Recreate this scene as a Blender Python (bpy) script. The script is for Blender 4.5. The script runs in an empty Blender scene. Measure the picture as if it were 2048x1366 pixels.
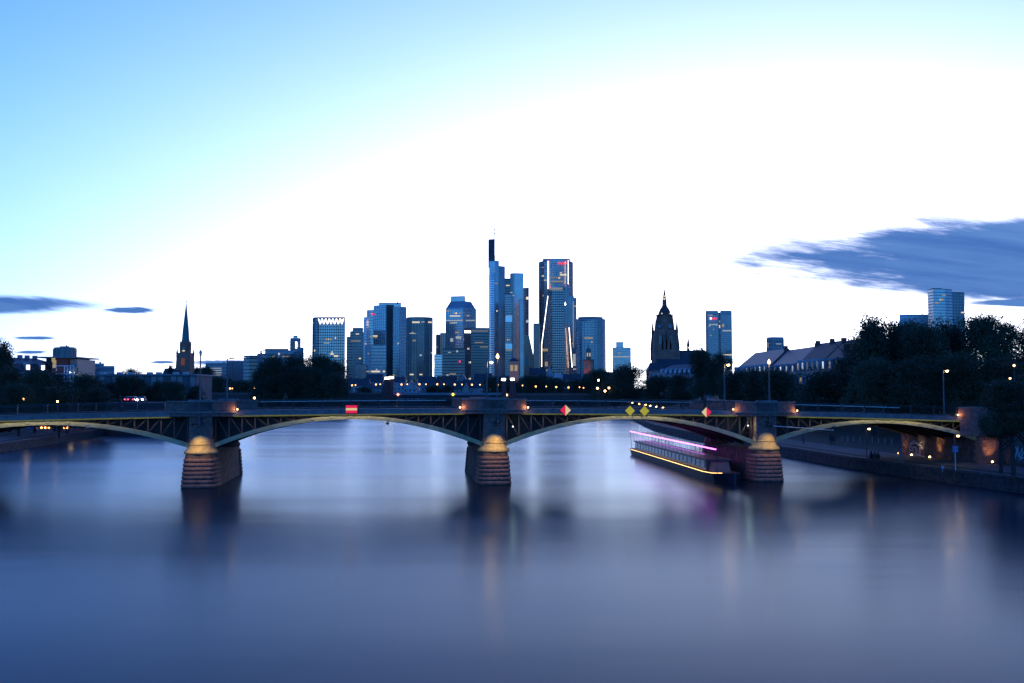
import bpy, bmesh, math, random
from mathutils import Vector, Matrix
R = math.radians
rnd = random.Random(7)
sc = bpy.context.scene
C = sc.collection
PI = math.pi

# ------------------------------------------------------------------ camera
F = 1991.0                       # focal length in photograph pixels (35 mm on 36 mm, 2048 px wide)
PITCH = math.atan(102.0 / F)     # the horizon lies 102 px below the middle
CAM = Vector((0, 0, 10.0))
cam = bpy.data.cameras.new('camera'); cam_ob = bpy.data.objects.new('camera', cam); C.objects.link(cam_ob)
cam.lens = 35.0; cam.sensor_width = 36.0; cam.clip_start = 0.5; cam.clip_end = 20000
cam_ob.location = CAM; cam_ob.rotation_euler = (PI / 2 + PITCH, 0, 0)
sc.camera = cam_ob

# ------------------------------------------------------------------ sky, sun, exposure
SUN_AZ, SUN_EL = R(17.5), R(3.0)
world = bpy.data.worlds.new('World'); sc.world = world; world.use_nodes = True
def build_sky():
    nt = world.node_tree; N = nt.nodes; L = nt.links
    bg = N['Background']
    tc = N.new('ShaderNodeTexCoord')
    def math_(op, a, b=None, clamp=False, c=None):
        n = N.new('ShaderNodeMath'); n.operation = op; n.use_clamp = clamp
        for i, x in enumerate((a, b, c)):
            if x is None: continue
            if isinstance(x, (int, float)): n.inputs[i].default_value = x
            else: L.new(x, n.inputs[i])
        return n.outputs[0]
    sep = N.new('ShaderNodeSeparateXYZ'); L.new(tc.outputs['Generated'], sep.inputs[0])
    X, Y, Z = sep.outputs
    # a hazy evening: the glow spreads wide along the horizon and its yellow band is thin
    comb0 = N.new('ShaderNodeCombineXYZ'); L.new(math_('MULTIPLY', X, 0.62), comb0.inputs[0]); L.new(Y, comb0.inputs[1])
    L.new(math_('ADD', math_('ABSOLUTE', Z), 0.085), comb0.inputs[2])
    nrm = N.new('ShaderNodeVectorMath'); nrm.operation = 'NORMALIZE'; L.new(comb0.outputs[0], nrm.inputs[0])
    sky = N.new('ShaderNodeTexSky'); sky.sky_type = 'NISHITA'; sky.sun_disc = False
    sky.sun_elevation = SUN_EL; sky.sun_rotation = math.atan(0.62 * math.tan(SUN_AZ))
    sky.ozone_density = 4.5; sky.dust_density = 2.5; sky.air_density = 1.0; sky.altitude = 0
    L.new(nrm.outputs[0], sky.inputs[0])
    tint = N.new('ShaderNodeMix'); tint.data_type = 'RGBA'; tint.blend_type = 'MULTIPLY'
    tint.inputs[0].default_value = 1
    L.new(sky.outputs[0], tint.inputs[6]); tint.inputs[7].default_value = (0.97, 0.97, 1.10, 1)
    # a steeper fall from glow to blue than a sunlit sky, and no hot core: the brightest part is rolled off evenly
    sc0 = N.new('ShaderNodeVectorMath'); sc0.operation = 'SCALE'; L.new(tint.outputs[2], sc0.inputs[0]); sc0.inputs['Scale'].default_value = 0.8
    gm = N.new('ShaderNodeGamma'); L.new(sc0.outputs[0], gm.inputs[0]); gm.inputs[1].default_value = 1.45
    den = N.new('ShaderNodeVectorMath'); den.operation = 'MULTIPLY_ADD'; L.new(gm.outputs[0], den.inputs[0])
    den.inputs[1].default_value = (0.36, 0.32, 0.23); den.inputs[2].default_value = (1, 1, 1)
    roll = N.new('ShaderNodeVectorMath'); roll.operation = 'DIVIDE'; L.new(gm.outputs[0], roll.inputs[0]); L.new(den.outputs[0], roll.inputs[1])
    gain = N.new('ShaderNodeVectorMath'); gain.operation = 'SCALE'; L.new(roll.outputs[0], gain.inputs[0]); gain.inputs['Scale'].default_value = 1.4 / 0.8
    # thin evening clouds, laid out by direction: a = azimuth tangent, e = elevation tangent
    ys = math_('MAXIMUM', Y, 0.05)
    a = math_('DIVIDE', X, ys); e = math_('DIVIDE', Z, ys)
    def noise(sx, sy, scale, detail, rough, off):
        cv = N.new('ShaderNodeCombineXYZ')
        L.new(math_('MULTIPLY', a, sx), cv.inputs[0]); L.new(math_('MULTIPLY', math_('ADD', e, math_('MULTIPLY', a, 0.12)), sy), cv.inputs[1]); cv.inputs[2].default_value = off
        n = N.new('ShaderNodeTexNoise'); n.inputs['Scale'].default_value = scale; n.inputs['Detail'].default_value = detail
        n.inputs['Roughness'].default_value = rough
        L.new(cv.outputs[0], n.inputs['Vector']); return n.outputs[0]
    n1 = noise(7, 42, 1.0, 7, 0.58, 3.1)
    n2 = noise(22, 150, 1.0, 5, 0.6, 9.4)
    nn = math_('ADD', math_('MULTIPLY', math_('SUBTRACT', n1, 0.5), 1.5), math_('MULTIPLY', math_('SUBTRACT', n2, 0.5), 0.32))
    n3 = math_('SUBTRACT', noise(45, 700, 1.0, 5, 0.6, 5.5), 0.5)
    best = None
    #        a0     e0     ra    re    tilt
    for a0, e0, ra, re_, tl in ((0.72, 0.141, 0.50, 0.050, 0.02), (0.60, 0.0905, 0.14, 0.0055, 0.0),
                              (-0.66, 0.0900, 0.225, 0.0125, -0.01), (-0.386, 0.0826, 0.024, 0.0030, 0.0),
                              (-0.478, 0.0548, 0.02, 0.0018, 0.0), (-0.535, 0.054, 0.022, 0.0026, 0.0), (-0.350, 0.0305, 0.014, 0.0014, 0.0),
                              (-0.291, 0.030, 0.035, 0.0028, 0.0), (-0.484, 0.0405, 0.016, 0.0016, 0.0)):
        da = math_('SUBTRACT', a, a0)
        u = math_('DIVIDE', da, ra)
        v = math_('DIVIDE', math_('SUBTRACT', math_('SUBTRACT', e, e0), math_('MULTIPLY', da, tl)), re_)
        d = math_('SUBTRACT', 1.0, math_('ADD', math_('MULTIPLY', u, u), math_('MULTIPLY', v, v)))
        if ra < 0.1: d = math_('ADD', math_('MULTIPLY', math_('ADD', d, 0.1), 0.6), math_('MULTIPLY', n3, 1.5))
        else: d = math_('ADD', math_('ADD', d, 0.12), math_('MULTIPLY', n3, 0.28))
        d = math_('MINIMUM', d, 0.75)
        best = d if best is None else math_('MAXIMUM', best, d)
    dens = math_('ADD', best, math_('MULTIPLY', nn, 0.85))
    mr = N.new('ShaderNodeMapRange'); mr.interpolation_type = 'SMOOTHSTEP'
    mr.inputs['From Min'].default_value = -0.12; mr.inputs['From Max'].default_value = 0.5
    L.new(dens, mr.inputs['Value'])
    front = math_('GREATER_THAN', Y, 0.06)
    mask = math_('MULTIPLY', mr.outputs[0], front)
    mask = math_('MULTIPLY', mask, 0.997)
    mix = N.new('ShaderNodeMix'); mix.data_type = 'RGBA'
    L.new(mask, mix.inputs[0]); L.new(gain.outputs[0], mix.inputs[6])
    cc = N.new('ShaderNodeMix'); cc.data_type = 'RGBA'
    mc = N.new('ShaderNodeMapRange'); L.new(noise(5, 55, 1.0, 6, 0.62, 1.7), mc.inputs['Value']); mc.inputs['From Min'].default_value = 0.35; mc.inputs['From Max'].default_value = 0.7
    L.new(mc.outputs[0], cc.inputs[0]); cc.inputs[6].default_value = (0.075, 0.215, 0.64, 1); cc.inputs[7].default_value = (0.15, 0.34, 0.80, 1)
    L.new(cc.outputs[2], mix.inputs[7])
    L.new(mix.outputs[2], bg.inputs[0]); bg.inputs[1].default_value = 0.15
build_sky()
sun = bpy.data.lights.new('sun', 'SUN'); sun_ob = bpy.data.objects.new('sun', sun); C.objects.link(sun_ob)
sun.energy = 0.01; sun.angle = R(8); sun.color = (1.0, 0.72, 0.5)
sun_ob.rotation_euler = (PI / 2 - SUN_EL, 0, PI - SUN_AZ)   # light travels from the afterglow towards the camera
sun_ob.location = (400, 1500, 300)
vs = sc.view_settings
vs.view_transform = 'Standard'; vs.look = 'None'; vs.gamma = 1.0; vs.use_curve_mapping = False
vs.exposure = 2.42
sc.render.engine = 'CYCLES'
cy = sc.cycles
cy.use_denoising = True; cy.max_bounces = 6; cy.diffuse_bounces = 2; cy.glossy_bounces = 3; cy.transparent_max_bounces = 6
cy.transmission_bounces = 2; cy.caustics_reflective = False; cy.caustics_refractive = False
cy.sample_clamp_indirect = 3.0; cy.sample_clamp_direct = 0.0; cy.use_light_tree = True

# ------------------------------------------------------------------ helpers
def W(px, py, Y):
    """point at world depth Y seen at photograph pixel (px, py)"""
    u, v = px - 1024.0, 683.0 - py
    y = F * math.cos(PITCH) - v * math.sin(PITCH); z = F * math.sin(PITCH) + v * math.cos(PITCH)
    s = Y / y
    return Vector((u * s, Y, CAM.z + z * s))

def mat(name, col, rough=0.6, metal=0.0, var=0.0, scale=2.0, bump=0.0, emit=None, estr=0.0, spec=0.5, stretch=None, detail=4):
    m = bpy.data.materials.new(name); m.use_nodes = True
    nt = m.node_tree; b = nt.nodes['Principled BSDF']
    b.inputs['Base Color'].default_value = (*col, 1); b.inputs['Roughness'].default_value = rough
    b.inputs['Metallic'].default_value = metal; b.inputs['Specular IOR Level'].default_value = spec
    if emit:
        b.inputs['Emission Color'].default_value = (*emit, 1); b.inputs['Emission Strength'].default_value = estr
    if var or bump:
        tc = nt.nodes.new('ShaderNodeTexCoord'); n = nt.nodes.new('ShaderNodeTexNoise')
        n.inputs['Scale'].default_value = scale; n.inputs['Detail'].default_value = detail
        src = tc.outputs['Object']
        if stretch:
            mp = nt.nodes.new('ShaderNodeMapping'); mp.inputs['Scale'].default_value = stretch
            nt.links.new(src, mp.inputs[0]); src = mp.outputs[0]
        nt.links.new(src, n.inputs['Vector'])
        if var:
            r = nt.nodes.new('ShaderNodeValToRGB')
            r.color_ramp.elements[0].position = 0.3; r.color_ramp.elements[1].position = 0.7
            r.color_ramp.elements[0].color = (*[c * (1 - var) for c in col], 1)
            r.color_ramp.elements[1].color = (*[min(1, c * (1 + var)) for c in col], 1)
            nt.links.new(n.outputs[0], r.inputs[0]); nt.links.new(r.outputs[0], b.inputs['Base Color'])
        if bump:
            bp = nt.nodes.new('ShaderNodeBump'); bp.inputs['Strength'].default_value = bump; bp.inputs['Distance'].default_value = 0.1
            nt.links.new(n.outputs[0], bp.inputs['Height']); nt.links.new(bp.outputs[0], b.inputs['Normal'])
    return m
def glow(name, col, s): return mat(name, (0.02, 0.02, 0.02), emit=col, estr=s * 0.52)

class MB:
    def __init__(s): s.v = []; s.f = []
    def add(s, vs_, fs):
        o = len(s.v); s.v += [tuple(p) for p in vs_]; s.f += [tuple(i + o for i in f) for f in fs]; return s
    def box(s, x0, x1, y0, y1, z0, z1):
        return s.add([(x0, y0, z0), (x1, y0, z0), (x1, y1, z0), (x0, y1, z0), (x0, y0, z1), (x1, y0, z1), (x1, y1, z1), (x0, y1, z1)],
                     [(0, 3, 2, 1), (4, 5, 6, 7), (0, 1, 5, 4), (1, 2, 6, 5), (2, 3, 7, 6), (3, 0, 4, 7)])
    def quad(s, a, b, c, d): return s.add([a, b, c, d], [(0, 1, 2, 3)])
    def tri(s, a, b, c): return s.add([a, b, c], [(0, 1, 2)])
    def loft(s, rings, close=True, cap0=True, cap1=True):
        n = len(rings[0]); vs_ = [p for r in rings for p in r]; fs = []
        for k in range(len(rings) - 1):
            for i in range(n if close else n - 1):
                j = (i + 1) % n
                fs.append((k * n + i, k * n + j, (k + 1) * n + j, (k + 1) * n + i))
        if cap0: fs.append(tuple(reversed(range(n))))
        if cap1: fs.append(tuple(range((len(rings) - 1) * n, len(rings) * n)))
        return s.add(vs_, fs)
    def prism(s, pts, z0, z1):
        return s.loft([[(p[0], p[1], z0) for p in pts], [(p[0], p[1], z1) for p in pts]])
    def beam(s, p0, p1, w, h, up=(0, 0, 1)):
        p0, p1 = Vector(p0), Vector(p1); d = (p1 - p0).normalized(); u = Vector(up)
        if abs(d.dot(u)) > 0.99: u = Vector((0, 1, 0))
        a = d.cross(u).normalized() * (w / 2); b = a.cross(d).normalized() * (h / 2)
        return s.loft([[p - a - b, p + a - b, p + a + b, p - a + b] for p in (p0, p1)])
    def tube(s, p0, p1, r0, r1=None, n=8):
        r1 = r0 if r1 is None else r1
        p0, p1 = Vector(p0), Vector(p1); d = (p1 - p0).normalized()
        u = Vector((0, 0, 1)) if abs(d.z) < 0.9 else Vector((1, 0, 0))
        a = d.cross(u).normalized(); b = d.cross(a).normalized()
        rings = [[p + (a * math.cos(2 * PI * i / n) + b * math.sin(2 * PI * i / n)) * r for i in range(n)] for p, r in ((p0, r0), (p1, r1))]
        return s.loft(rings)
    def lathe(s, prof, cx=0, cy=0, n=16, rot=0.0):
        rings = [[(cx + r * math.cos(rot + 2 * PI * i / n), cy + r * math.sin(rot + 2 * PI * i / n), z) for i in range(n)] for r, z in prof]
        return s.loft(rings)
    def ball(s, c, r, n=10, m=6, sz=1.0):
        return s.lathe([(max(1e-3, r * math.sin(PI * k / m)), c[2] - r * sz * math.cos(PI * k / m)) for k in range(m + 1)], c[0], c[1], n)
    def mesh(s, name, m=None, org=(0, 0, 0), smooth=False):
        me = bpy.data.meshes.new(name)
        me.from_pydata([(p[0] - org[0], p[1] - org[1], p[2] - org[2]) for p in s.v], [], s.f)
        if m: me.materials.append(m)
        if smooth:
            me.polygons.foreach_set('use_smooth', [True] * len(me.polygons))
            me.set_sharp_from_angle(angle=R(38))
        me.update(); return me
    def build(s, name, m, parent=None, smooth=False, kind=None, label=None):
        org = ORG.get(parent.name, (0, 0, 0)) if parent else (0, 0, 0)
        o = bpy.data.objects.new(name, s.mesh(name, m, org, smooth)); C.objects.link(o)
        if parent: o.parent = parent; ORG[o.name] = org
        if kind: o['kind'] = kind
        if label: o['label'] = label
        return o
ORG = {}
LABELS = {}
def tag(o, label, cat, group=None):
    o['label'] = label; o['category'] = cat
    if group: o['group'] = group
    LABELS.setdefault(label, []).append(o.name)
    return o
def thing(name, label, cat, loc=(0, 0, 0), rz=0.0, group=None):
    o = bpy.data.objects.new(name, None); C.objects.link(o); o.empty_display_size = 0.5
    o.location = loc; o.rotation_euler = (0, 0, rz)
    ORG[o.name] = (0, 0, 0) if rz else tuple(loc)
    return tag(o, label, cat, group)
def inst(name, me, parent, loc=(0, 0, 0), rot=(0, 0, 0), scale=(1, 1, 1)):
    o = bpy.data.objects.new(name, me); C.objects.link(o); o.parent = parent
    o.location = loc; o.rotation_euler = rot; o.scale = scale; ORG[o.name] = (0, 0, 0)
    return o
def struct(o): o['kind'] = 'structure'; return o
ORD = ['first', 'second', 'third', 'fourth', 'fifth', 'sixth', 'seventh', 'eighth', 'ninth', 'tenth', 'eleventh', 'twelfth', 'thirteenth',
       'fourteenth', 'fifteenth', 'sixteenth', 'seventeenth', 'eighteenth', 'nineteenth', 'twentieth', 'twenty-first', 'twenty-second',
       'twenty-third', 'twenty-fourth', 'twenty-fifth', 'twenty-sixth', 'twenty-seventh', 'twenty-eighth', 'twenty-ninth', 'thirtieth']
def lamp_light(parent, kind, loc, energy, col, size=0.1, aim=None, angle=70, blend=0.6):
    l = bpy.data.lights.new('lamp_light', kind); l.energy = energy * 0.52; l.color = col; l.shadow_soft_size = size
    o = bpy.data.objects.new('lamp_light', l); C.objects.link(o); o.parent = parent; o.location = loc
    if kind == 'SPOT':
        l.spot_size = R(angle); l.spot_blend = blend
        o.rotation_euler = (Vector(aim) - Vector(loc)).to_track_quat('-Z', 'Y').to_euler()
    return o

# ------------------------------------------------------------------ materials
M_grass = mat('bank_grass', (0.018, 0.026, 0.011), 0.9, var=0.5, scale=0.6, bump=0.3)
M_ground = mat('city_ground', (0.06, 0.06, 0.055), 0.9, var=0.3, scale=0.05)
M_path = mat('promenade_paving', (0.085, 0.075, 0.068), 0.85, var=0.25, scale=0.8, bump=0.15)
M_quay = mat('quay_stone', (0.055, 0.05, 0.048), 0.85, var=0.45, scale=1.7, bump=0.5)
M_coping = mat('coping_stone', (0.085, 0.08, 0.077), 0.8, var=0.3, scale=2.2, bump=0.3)
M_sand = mat('red_sandstone', (0.21, 0.12, 0.095), 0.85, var=0.35, scale=2.6, bump=0.45)
M_sand2 = mat('weathered_sandstone', (0.115, 0.075, 0.065), 0.9, var=0.45, scale=1.4, bump=0.6)
M_cap = mat('gold_lit_capstone', (0.42, 0.32, 0.15), 0.75, var=0.25, scale=3.0, bump=0.25)  # gold of the floodlights is put into the stone colour
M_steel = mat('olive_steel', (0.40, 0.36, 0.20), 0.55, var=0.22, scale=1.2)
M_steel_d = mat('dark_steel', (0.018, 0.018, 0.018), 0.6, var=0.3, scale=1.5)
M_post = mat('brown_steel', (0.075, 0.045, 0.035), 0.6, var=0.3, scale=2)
M_rail = mat('railing_steel', (0.03, 0.032, 0.036), 0.5)
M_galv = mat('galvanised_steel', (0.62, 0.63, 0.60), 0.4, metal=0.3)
M_asph = mat('asphalt', (0.055, 0.055, 0.058), 0.85, var=0.2, scale=1.0)
M_corn = mat('cornice_stone', (0.22, 0.18, 0.17), 0.8, var=0.25, scale=1.5, bump=0.2)
M_pole = mat('lamp_pole', (0.09, 0.10, 0.11), 0.5, metal=0.3)
M_warm = glow('warm_lamp', (1.0, 0.52, 0.18), 10)
M_warm_s = glow('small_warm_lamp', (1.0, 0.52, 0.19), 6)
M_white = glow('white_lamp', (1.0, 0.97, 0.9), 8)
M_winW = glow('window_warm', (1.0, 0.78, 0.45), 0.12)
M_winC = glow('window_cool', (0.80, 0.92, 1.0), 0.16)
M_winB = glow('window_bright', (1.0, 0.88, 0.64), 0.34)
M_line = glow('facade_light_line', (1.0, 0.93, 0.88), 1.6)
M_redsign = glow('red_sign', (1.0, 0.02, 0.06), 0.75)
M_redbeacon = glow('red_beacon', (1.0, 0.02, 0.10), 0.8)
M_slate = mat('slate_roof', (0.058, 0.058, 0.064), 0.55, var=0.25, scale=0.6)
M_slate2 = mat('brown_tile_roof', (0.085, 0.052, 0.043), 0.7, var=0.25, scale=0.8)
M_plast = mat('pale_plaster', (0.42, 0.41, 0.40), 0.85, var=0.12, scale=0.4)
M_plast2 = mat('cream_plaster', (0.40, 0.34, 0.28), 0.85, var=0.12, scale=0.4)
M_greyw = mat('grey_concrete', (0.24, 0.25, 0.26), 0.8, var=0.15, scale=0.3)
M_brick = mat('dark_red_brick', (0.20, 0.065, 0.05), 0.8, var=0.2, scale=1.0)
M_frame = mat('white_frame', (0.62, 0.64, 0.66), 0.6)
M_pane = mat('window_glass', (0.05, 0.06, 0.08), 0.08, metal=0.0, spec=1.0)
M_pane_m = mat('mirror_glass', (0.55, 0.58, 0.62), 0.08, metal=1.0)
M_copper = mat('green_copper', (0.09, 0.20, 0.17), 0.6, var=0.2, scale=0.4)
M_dom = mat('cathedral_sandstone', (0.38, 0.155, 0.10), 0.9, var=0.25, scale=0.15)
M_black = mat('black_metal', (0.02, 0.02, 0.022), 0.5)
def facade_glass(name, col, metal=0.75, rough=0.18, var=0.14): return mat(name, col, rough, metal, var=var, scale=0.06, stretch=(1, 1, 0.6))
G_blue = facade_glass('blue_glass', (0.62, 0.51, 0.455))
G_mid = facade_glass('grey_blue_glass', (0.41, 0.335, 0.305))
G_dark = facade_glass('dark_glass', (0.22, 0.18, 0.165), 0.6)
G_brt = facade_glass('bright_glass', (0.82, 0.72, 0.67), 0.85)
S_lite = mat('light_cladding', (0.52, 0.45, 0.41), 0.55, 0.3)
S_mid = mat('mid_cladding', (0.31, 0.265, 0.24), 0.6, 0.2)
S_dark = mat('dark_cladding', (0.11, 0.093, 0.085), 0.6, 0.2)
S_sil = mat('aluminium_cladding', (0.63, 0.55, 0.51), 0.4, 0.5)

# ------------------------------------------------------------------ water and banks
def make_water():
    m = bpy.data.materials.new('river_water'); m.use_nodes = True
    nt = m.node_tree; L = nt.links; nt.nodes.remove(nt.nodes['Principled BSDF'])
    # silty water under many small waves: the averaged mirror never reaches full strength
    df = nt.nodes.new('ShaderNodeBsdfDiffuse'); df.inputs['Color'].default_value = (0.006, 0.015, 0.026, 1)
    b = nt.nodes.new('ShaderNodeBsdfAnisotropic'); b.inputs['Color'].default_value = (0.565, 0.69, 0.76, 1)
    fr = nt.nodes.new('ShaderNodeFresnel'); fr.inputs['IOR'].default_value = 1.14
    mx = nt.nodes.new('ShaderNodeMixShader'); L.new(fr.outputs[0], mx.inputs[0]); L.new(df.outputs[0], mx.inputs[1]); L.new(b.outputs[0], mx.inputs[2])
    L.new(mx.outputs[0], nt.nodes['Material Output'].inputs['Surface'])
    tc = nt.nodes.new('ShaderNodeTexCoord')
    def nz(sx, sy, scale, detail):
        mp = nt.nodes.new('ShaderNodeMapping'); mp.inputs['Scale'].default_value = (sx, sy, 1)
        L.new(tc.outputs['Object'], mp.inputs[0])
        n = nt.nodes.new('ShaderNodeTexNoise'); n.inputs['Scale'].default_value = scale; n.inputs['Detail'].default_value = detail
        L.new(mp.outputs[0], n.inputs['Vector']); return n.outputs[0]
    h1 = nz(0.05, 0.16, 1.0, 3); h2 = nz(0.7, 1.6, 1.0, 3)
    ad = nt.nodes.new('ShaderNodeMath'); ad.operation = 'MULTIPLY_ADD'; L.new(h2, ad.inputs[0]); ad.inputs[1].default_value = 0.06; L.new(h1, ad.inputs[2])
    bp = nt.nodes.new('ShaderNodeBump'); bp.inputs['Strength'].default_value = 0.08; bp.inputs['Distance'].default_value = 0.35
    L.new(ad.outputs[0], bp.inputs['Height']); L.new(bp.outputs[0], b.inputs['Normal'])
    # slightly rougher and smoother patches drift across the river
    rr = nt.nodes.new('ShaderNodeMapRange'); L.new(nz(0.012, 0.05, 1.0, 3), rr.inputs['Value'])
    rr.inputs['From Min'].default_value = 0.3; rr.inputs['From Max'].default_value = 0.7
    rr.inputs['To Min'].default_value = 0.175; rr.inputs['To Max'].default_value = 0.235
    L.new(rr.outputs[0], b.inputs['Roughness'])
    o = MB().quad((-9000, -600, 0), (9000, -600, 0), (9000, 9000, 0), (-9000, 9000, 0)).build('river_water', m)
    return struct(o)
make_water()

LB = [(-62, -150), (-66, 0), (-74, 100), (-85, 166), (-94, 225), (-103, 273), (-125, 400), (-165, 485), (-200, 620)]
RB = [(66, -150), (60, 0), (55, 60), (50.7, 98.6), (44.6, 130), (42.6, 155.5), (38.5, 215), (37.5, 262), (44, 375), (50, 480), (60, 620)]
def interp(line, y):
    for (x0, y0), (x1, y1) in zip(line, line[1:]):
        if y <= y1: return x0 + (x1 - x0) * (y - y0) / (y1 - y0)
    return line[-1][0]
# cross profiles: distance from the quay edge -> height
LPROF = [(0, 1.55), (0.6, 1.6), (9, 1.75), (20, 2.2), (30, 5.6), (36, 6.4), (90, 6.8), (400, 7.5), (3500, 8)]
RPROF = [(0, 1.5), (0.6, 1.56), (8, 1.75), (15, 2.3), (24, 4.2), (40, 5.4), (90, 6.5), (400, 8), (3500, 9)]
def prof(P, d):
    for (d0, z0), (d1, z1) in zip(P, P[1:]):
        if d <= d1: return z0 + (z1 - z0) * (d - d0) / (d1 - d0)
    return P[-1][1]
def ground_z(x, y):
    if x < 0: return prof(LPROF, max(0, interp(LB, y) - x))
    return prof(RPROF, max(0, x - interp(RB, y)))
def bank(name, line, P, sgn):
    b = MB(); ys = [-150 + 15 * i for i in range(0, 52)]
    rows = []
    for y in ys:
        x0 = interp(line, y)
        rows.append([(x0 + sgn * d, y, z) for d, z in P])
    n = len(P)
    vs_ = [p for r in rows for p in r]; fs = []
    for k in range(len(rows) - 1):
        for i in range(n - 1):
            q = (k * n + i, k * n + i + 1, (k + 1) * n + i + 1, (k + 1) * n + i)
            fs.append(q if sgn > 0 else q[::-1])
    b.add(vs_, fs)
    o = struct(b.build(name, M_grass))
    return o
bank_l = bank('left_bank_ground', LB, LPROF, -1)
bank_r = bank('right_bank_ground', RB, RPROF, 1)
struct(MB().box(-9000, 9000, 612, 9000, -2, 5.0).build('city_ground', M_ground))
def ribbon(name, line, P, d0, d1, sgn, m, y0, y1, dz):
    b = MB(); rows = []
    y = y0
    while y <= y1:
        x0 = interp(line, y); rows.append([(x0 + sgn * d, y, prof(P, d) + dz) for d in (d0, (d0 + d1) / 2, d1)]); y += 7.5
    for r0, r1 in zip(rows, rows[1:]):
        for i in (0, 1):
            q = (r0[i], r0[i + 1], r1[i + 1], r1[i]); b.quad(*(q if sgn > 0 else q[::-1]))
    return struct(b.build(name, m))
ribbon('left_promenade', LB, LPROF, 2.2, 7.5, -1, M_path, -150, 600, 0.03)
ribbon('right_promenade', RB, RPROF, 2.5, 7.6, 1, M_path, -150, 600, 0.03)
ribbon('left_riverside_road', LB, LPROF, 40, 50, -1, M_asph, 120, 600, 0.04)
def quay(name, line, sgn, y0, y1, label):
    root = thing(name, label, 'quay wall', (interp(line, y0), y0, 0))
    core = MB(); blocks = MB()
    y = y0
    while y < y1:
        a = Vector((interp(line, y), y, 0)); b_ = Vector((interp(line, y + 4), y + 4, 0))
        o = Vector((sgn, 0, 0))
        p = [a + o * 0.10, b_ + o * 0.10, b_ + o * 0.7, a + o * 0.7]
        core.loft([[(q.x, q.y, -1.5) for q in p], [(q.x, q.y, 1.38) for q in p]], cap0=False)
        y += 4
    core.build('wall_core', M_quay, root)
    y = y0; step = 1.1
    while y < min(y1, 330):
        for c in range(3):
            off = 0.55 * (c % 2)
            ya, yb = y + off + 0.02, y + off + step - 0.03
            a = Vector((interp(line, ya), ya, 0)); b_ = Vector((interp(line, yb), yb, 0)); pr = rnd.uniform(-0.05, 0.03)
            z0, z1 = -0.25 + c * 0.53, -0.25 + c * 0.53 + 0.5
            s0, s1 = -sgn * (pr + 0.03), sgn * 0.2
            P4 = [(a.x + s0, a.y), (b_.x + s0, b_.y), (b_.x + s1, b_.y), (a.x + s1, a.y)]
            blocks.loft([[(q[0], q[1], z0) for q in P4], [(q[0], q[1], z1) for q in P4]], cap0=False)
        y += step
    blocks.build('wall_stone_courses', M_quay, root, kind='stuff')
    me = MB().box(-0.42, 0.42, -0.98, 0.98, -0.13, 0.13).mesh('coping_stone', M_coping)
    y = y0 + 1; k = 0
    while y < min(y1, 300):
        x = interp(line, y); dx = interp(line, y + 1) - interp(line, y - 1)
        inst('coping_stone', me, root, (x + sgn * 0.3 - root.location.x, y - y0, 1.50 + rnd.uniform(-.015, .015)), (0, 0, -math.atan2(dx, 2)))
        y += 2.0; k += 1
    return root
quay('quay_wall', LB, -1, 90, 480, 'low dark stone quay wall along the left bank beyond the bridge')
quay('quay_wall', RB, 1, 60, 480, 'long dark stone quay wall along the right bank promenade')

# ------------------------------------------------------------------ the arch bridge
TH = R(7.0)
BO = Vector((-1.858, 108.8, 0))
def zt(s): return 9.3 - 0.00029 * (s + 4) ** 2          # top of the railing, cambered
bridge = thing('arch_bridge', 'steel arch road bridge on red sandstone piers spanning the whole river', 'bridge', tuple(BO), TH)
def B2W(s, t, z):
    return Vector((BO.x + s * math.cos(TH) - t * math.sin(TH), BO.y + s * math.sin(TH) + t * math.cos(TH), z))
PIERS = [-62.5, -31.27, 0.0, 31.0]
S0, S1 = -90.0, 95.0
def strip_s(s0, s1, fz, t0, t1, h0, h1, step=2.0):
    """a bar following the camber: z from fz+h0 to fz+h1"""
    b = MB(); n = max(1, int(round((s1 - s0) / step))); rings = []
    for i in range(n + 1):
        s = s0 + (s1 - s0) * i / n; z = fz(s)
        rings.append([(s, t0, z + h0), (s, t1, z + h0), (s, t1, z + h1), (s, t0, z + h1)])
    return b.loft(rings)
strip_s(S0, S1, zt, 1.45, 18.1, -1.75, -1.22).build('deck', M_asph, bridge)
strip_s(S0, S1, zt, 1.15, 3.9, -1.216, -1.06).build('pavement', M_path, bridge)
strip_s(S0, S1, zt, 15.7, 18.4, -1.216, -1.06).build('pavement', M_path, bridge)
strip_s(S0, S1, zt, 0.95, 1.446, -1.52, -1.10).build('cornice', M_corn, bridge)
strip_s(S0, S1, zt, 18.104, 18.6, -1.52, -1.10).build('cornice', M_corn, bridge)
strip_s(S0, S1, zt, 1.22, 1.444, -1.75, -1.524).build('edge_girder', mat('green_steel', (0.010, 0.020, 0.004), 0.7, var=0.2), bridge)
strip_s(S0, S1, zt, 0.95, 0.98, -1.60, -1.524).build('led_hiding_lip', M_corn, bridge)  # lip added under the cornice to hide the LED strip from view
M_led = glow('led_strip', (1.0, 0.82, 0.34), 4.2)
spans = [(-62.5 + 1.35, -31.27 - 1.35), (-31.27 + 1.35, -1.35), (1.35, 31.0 - 1.35), (31.0 + 1.35, 56.9)]
unit_beam = MB().box(-0.5, 0.5, -0.5, 0.5, 0, 1).mesh('spandrel_bar', M_post)
def place_bar(name, p0, p1, w, d, parent):
    p0, p1 = Vector(p0), Vector(p1); v = p1 - p0
    return inst(name, unit_beam, parent, p0, (0, math.atan2(v.x, v.z), 0), (w, d, v.length))
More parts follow.
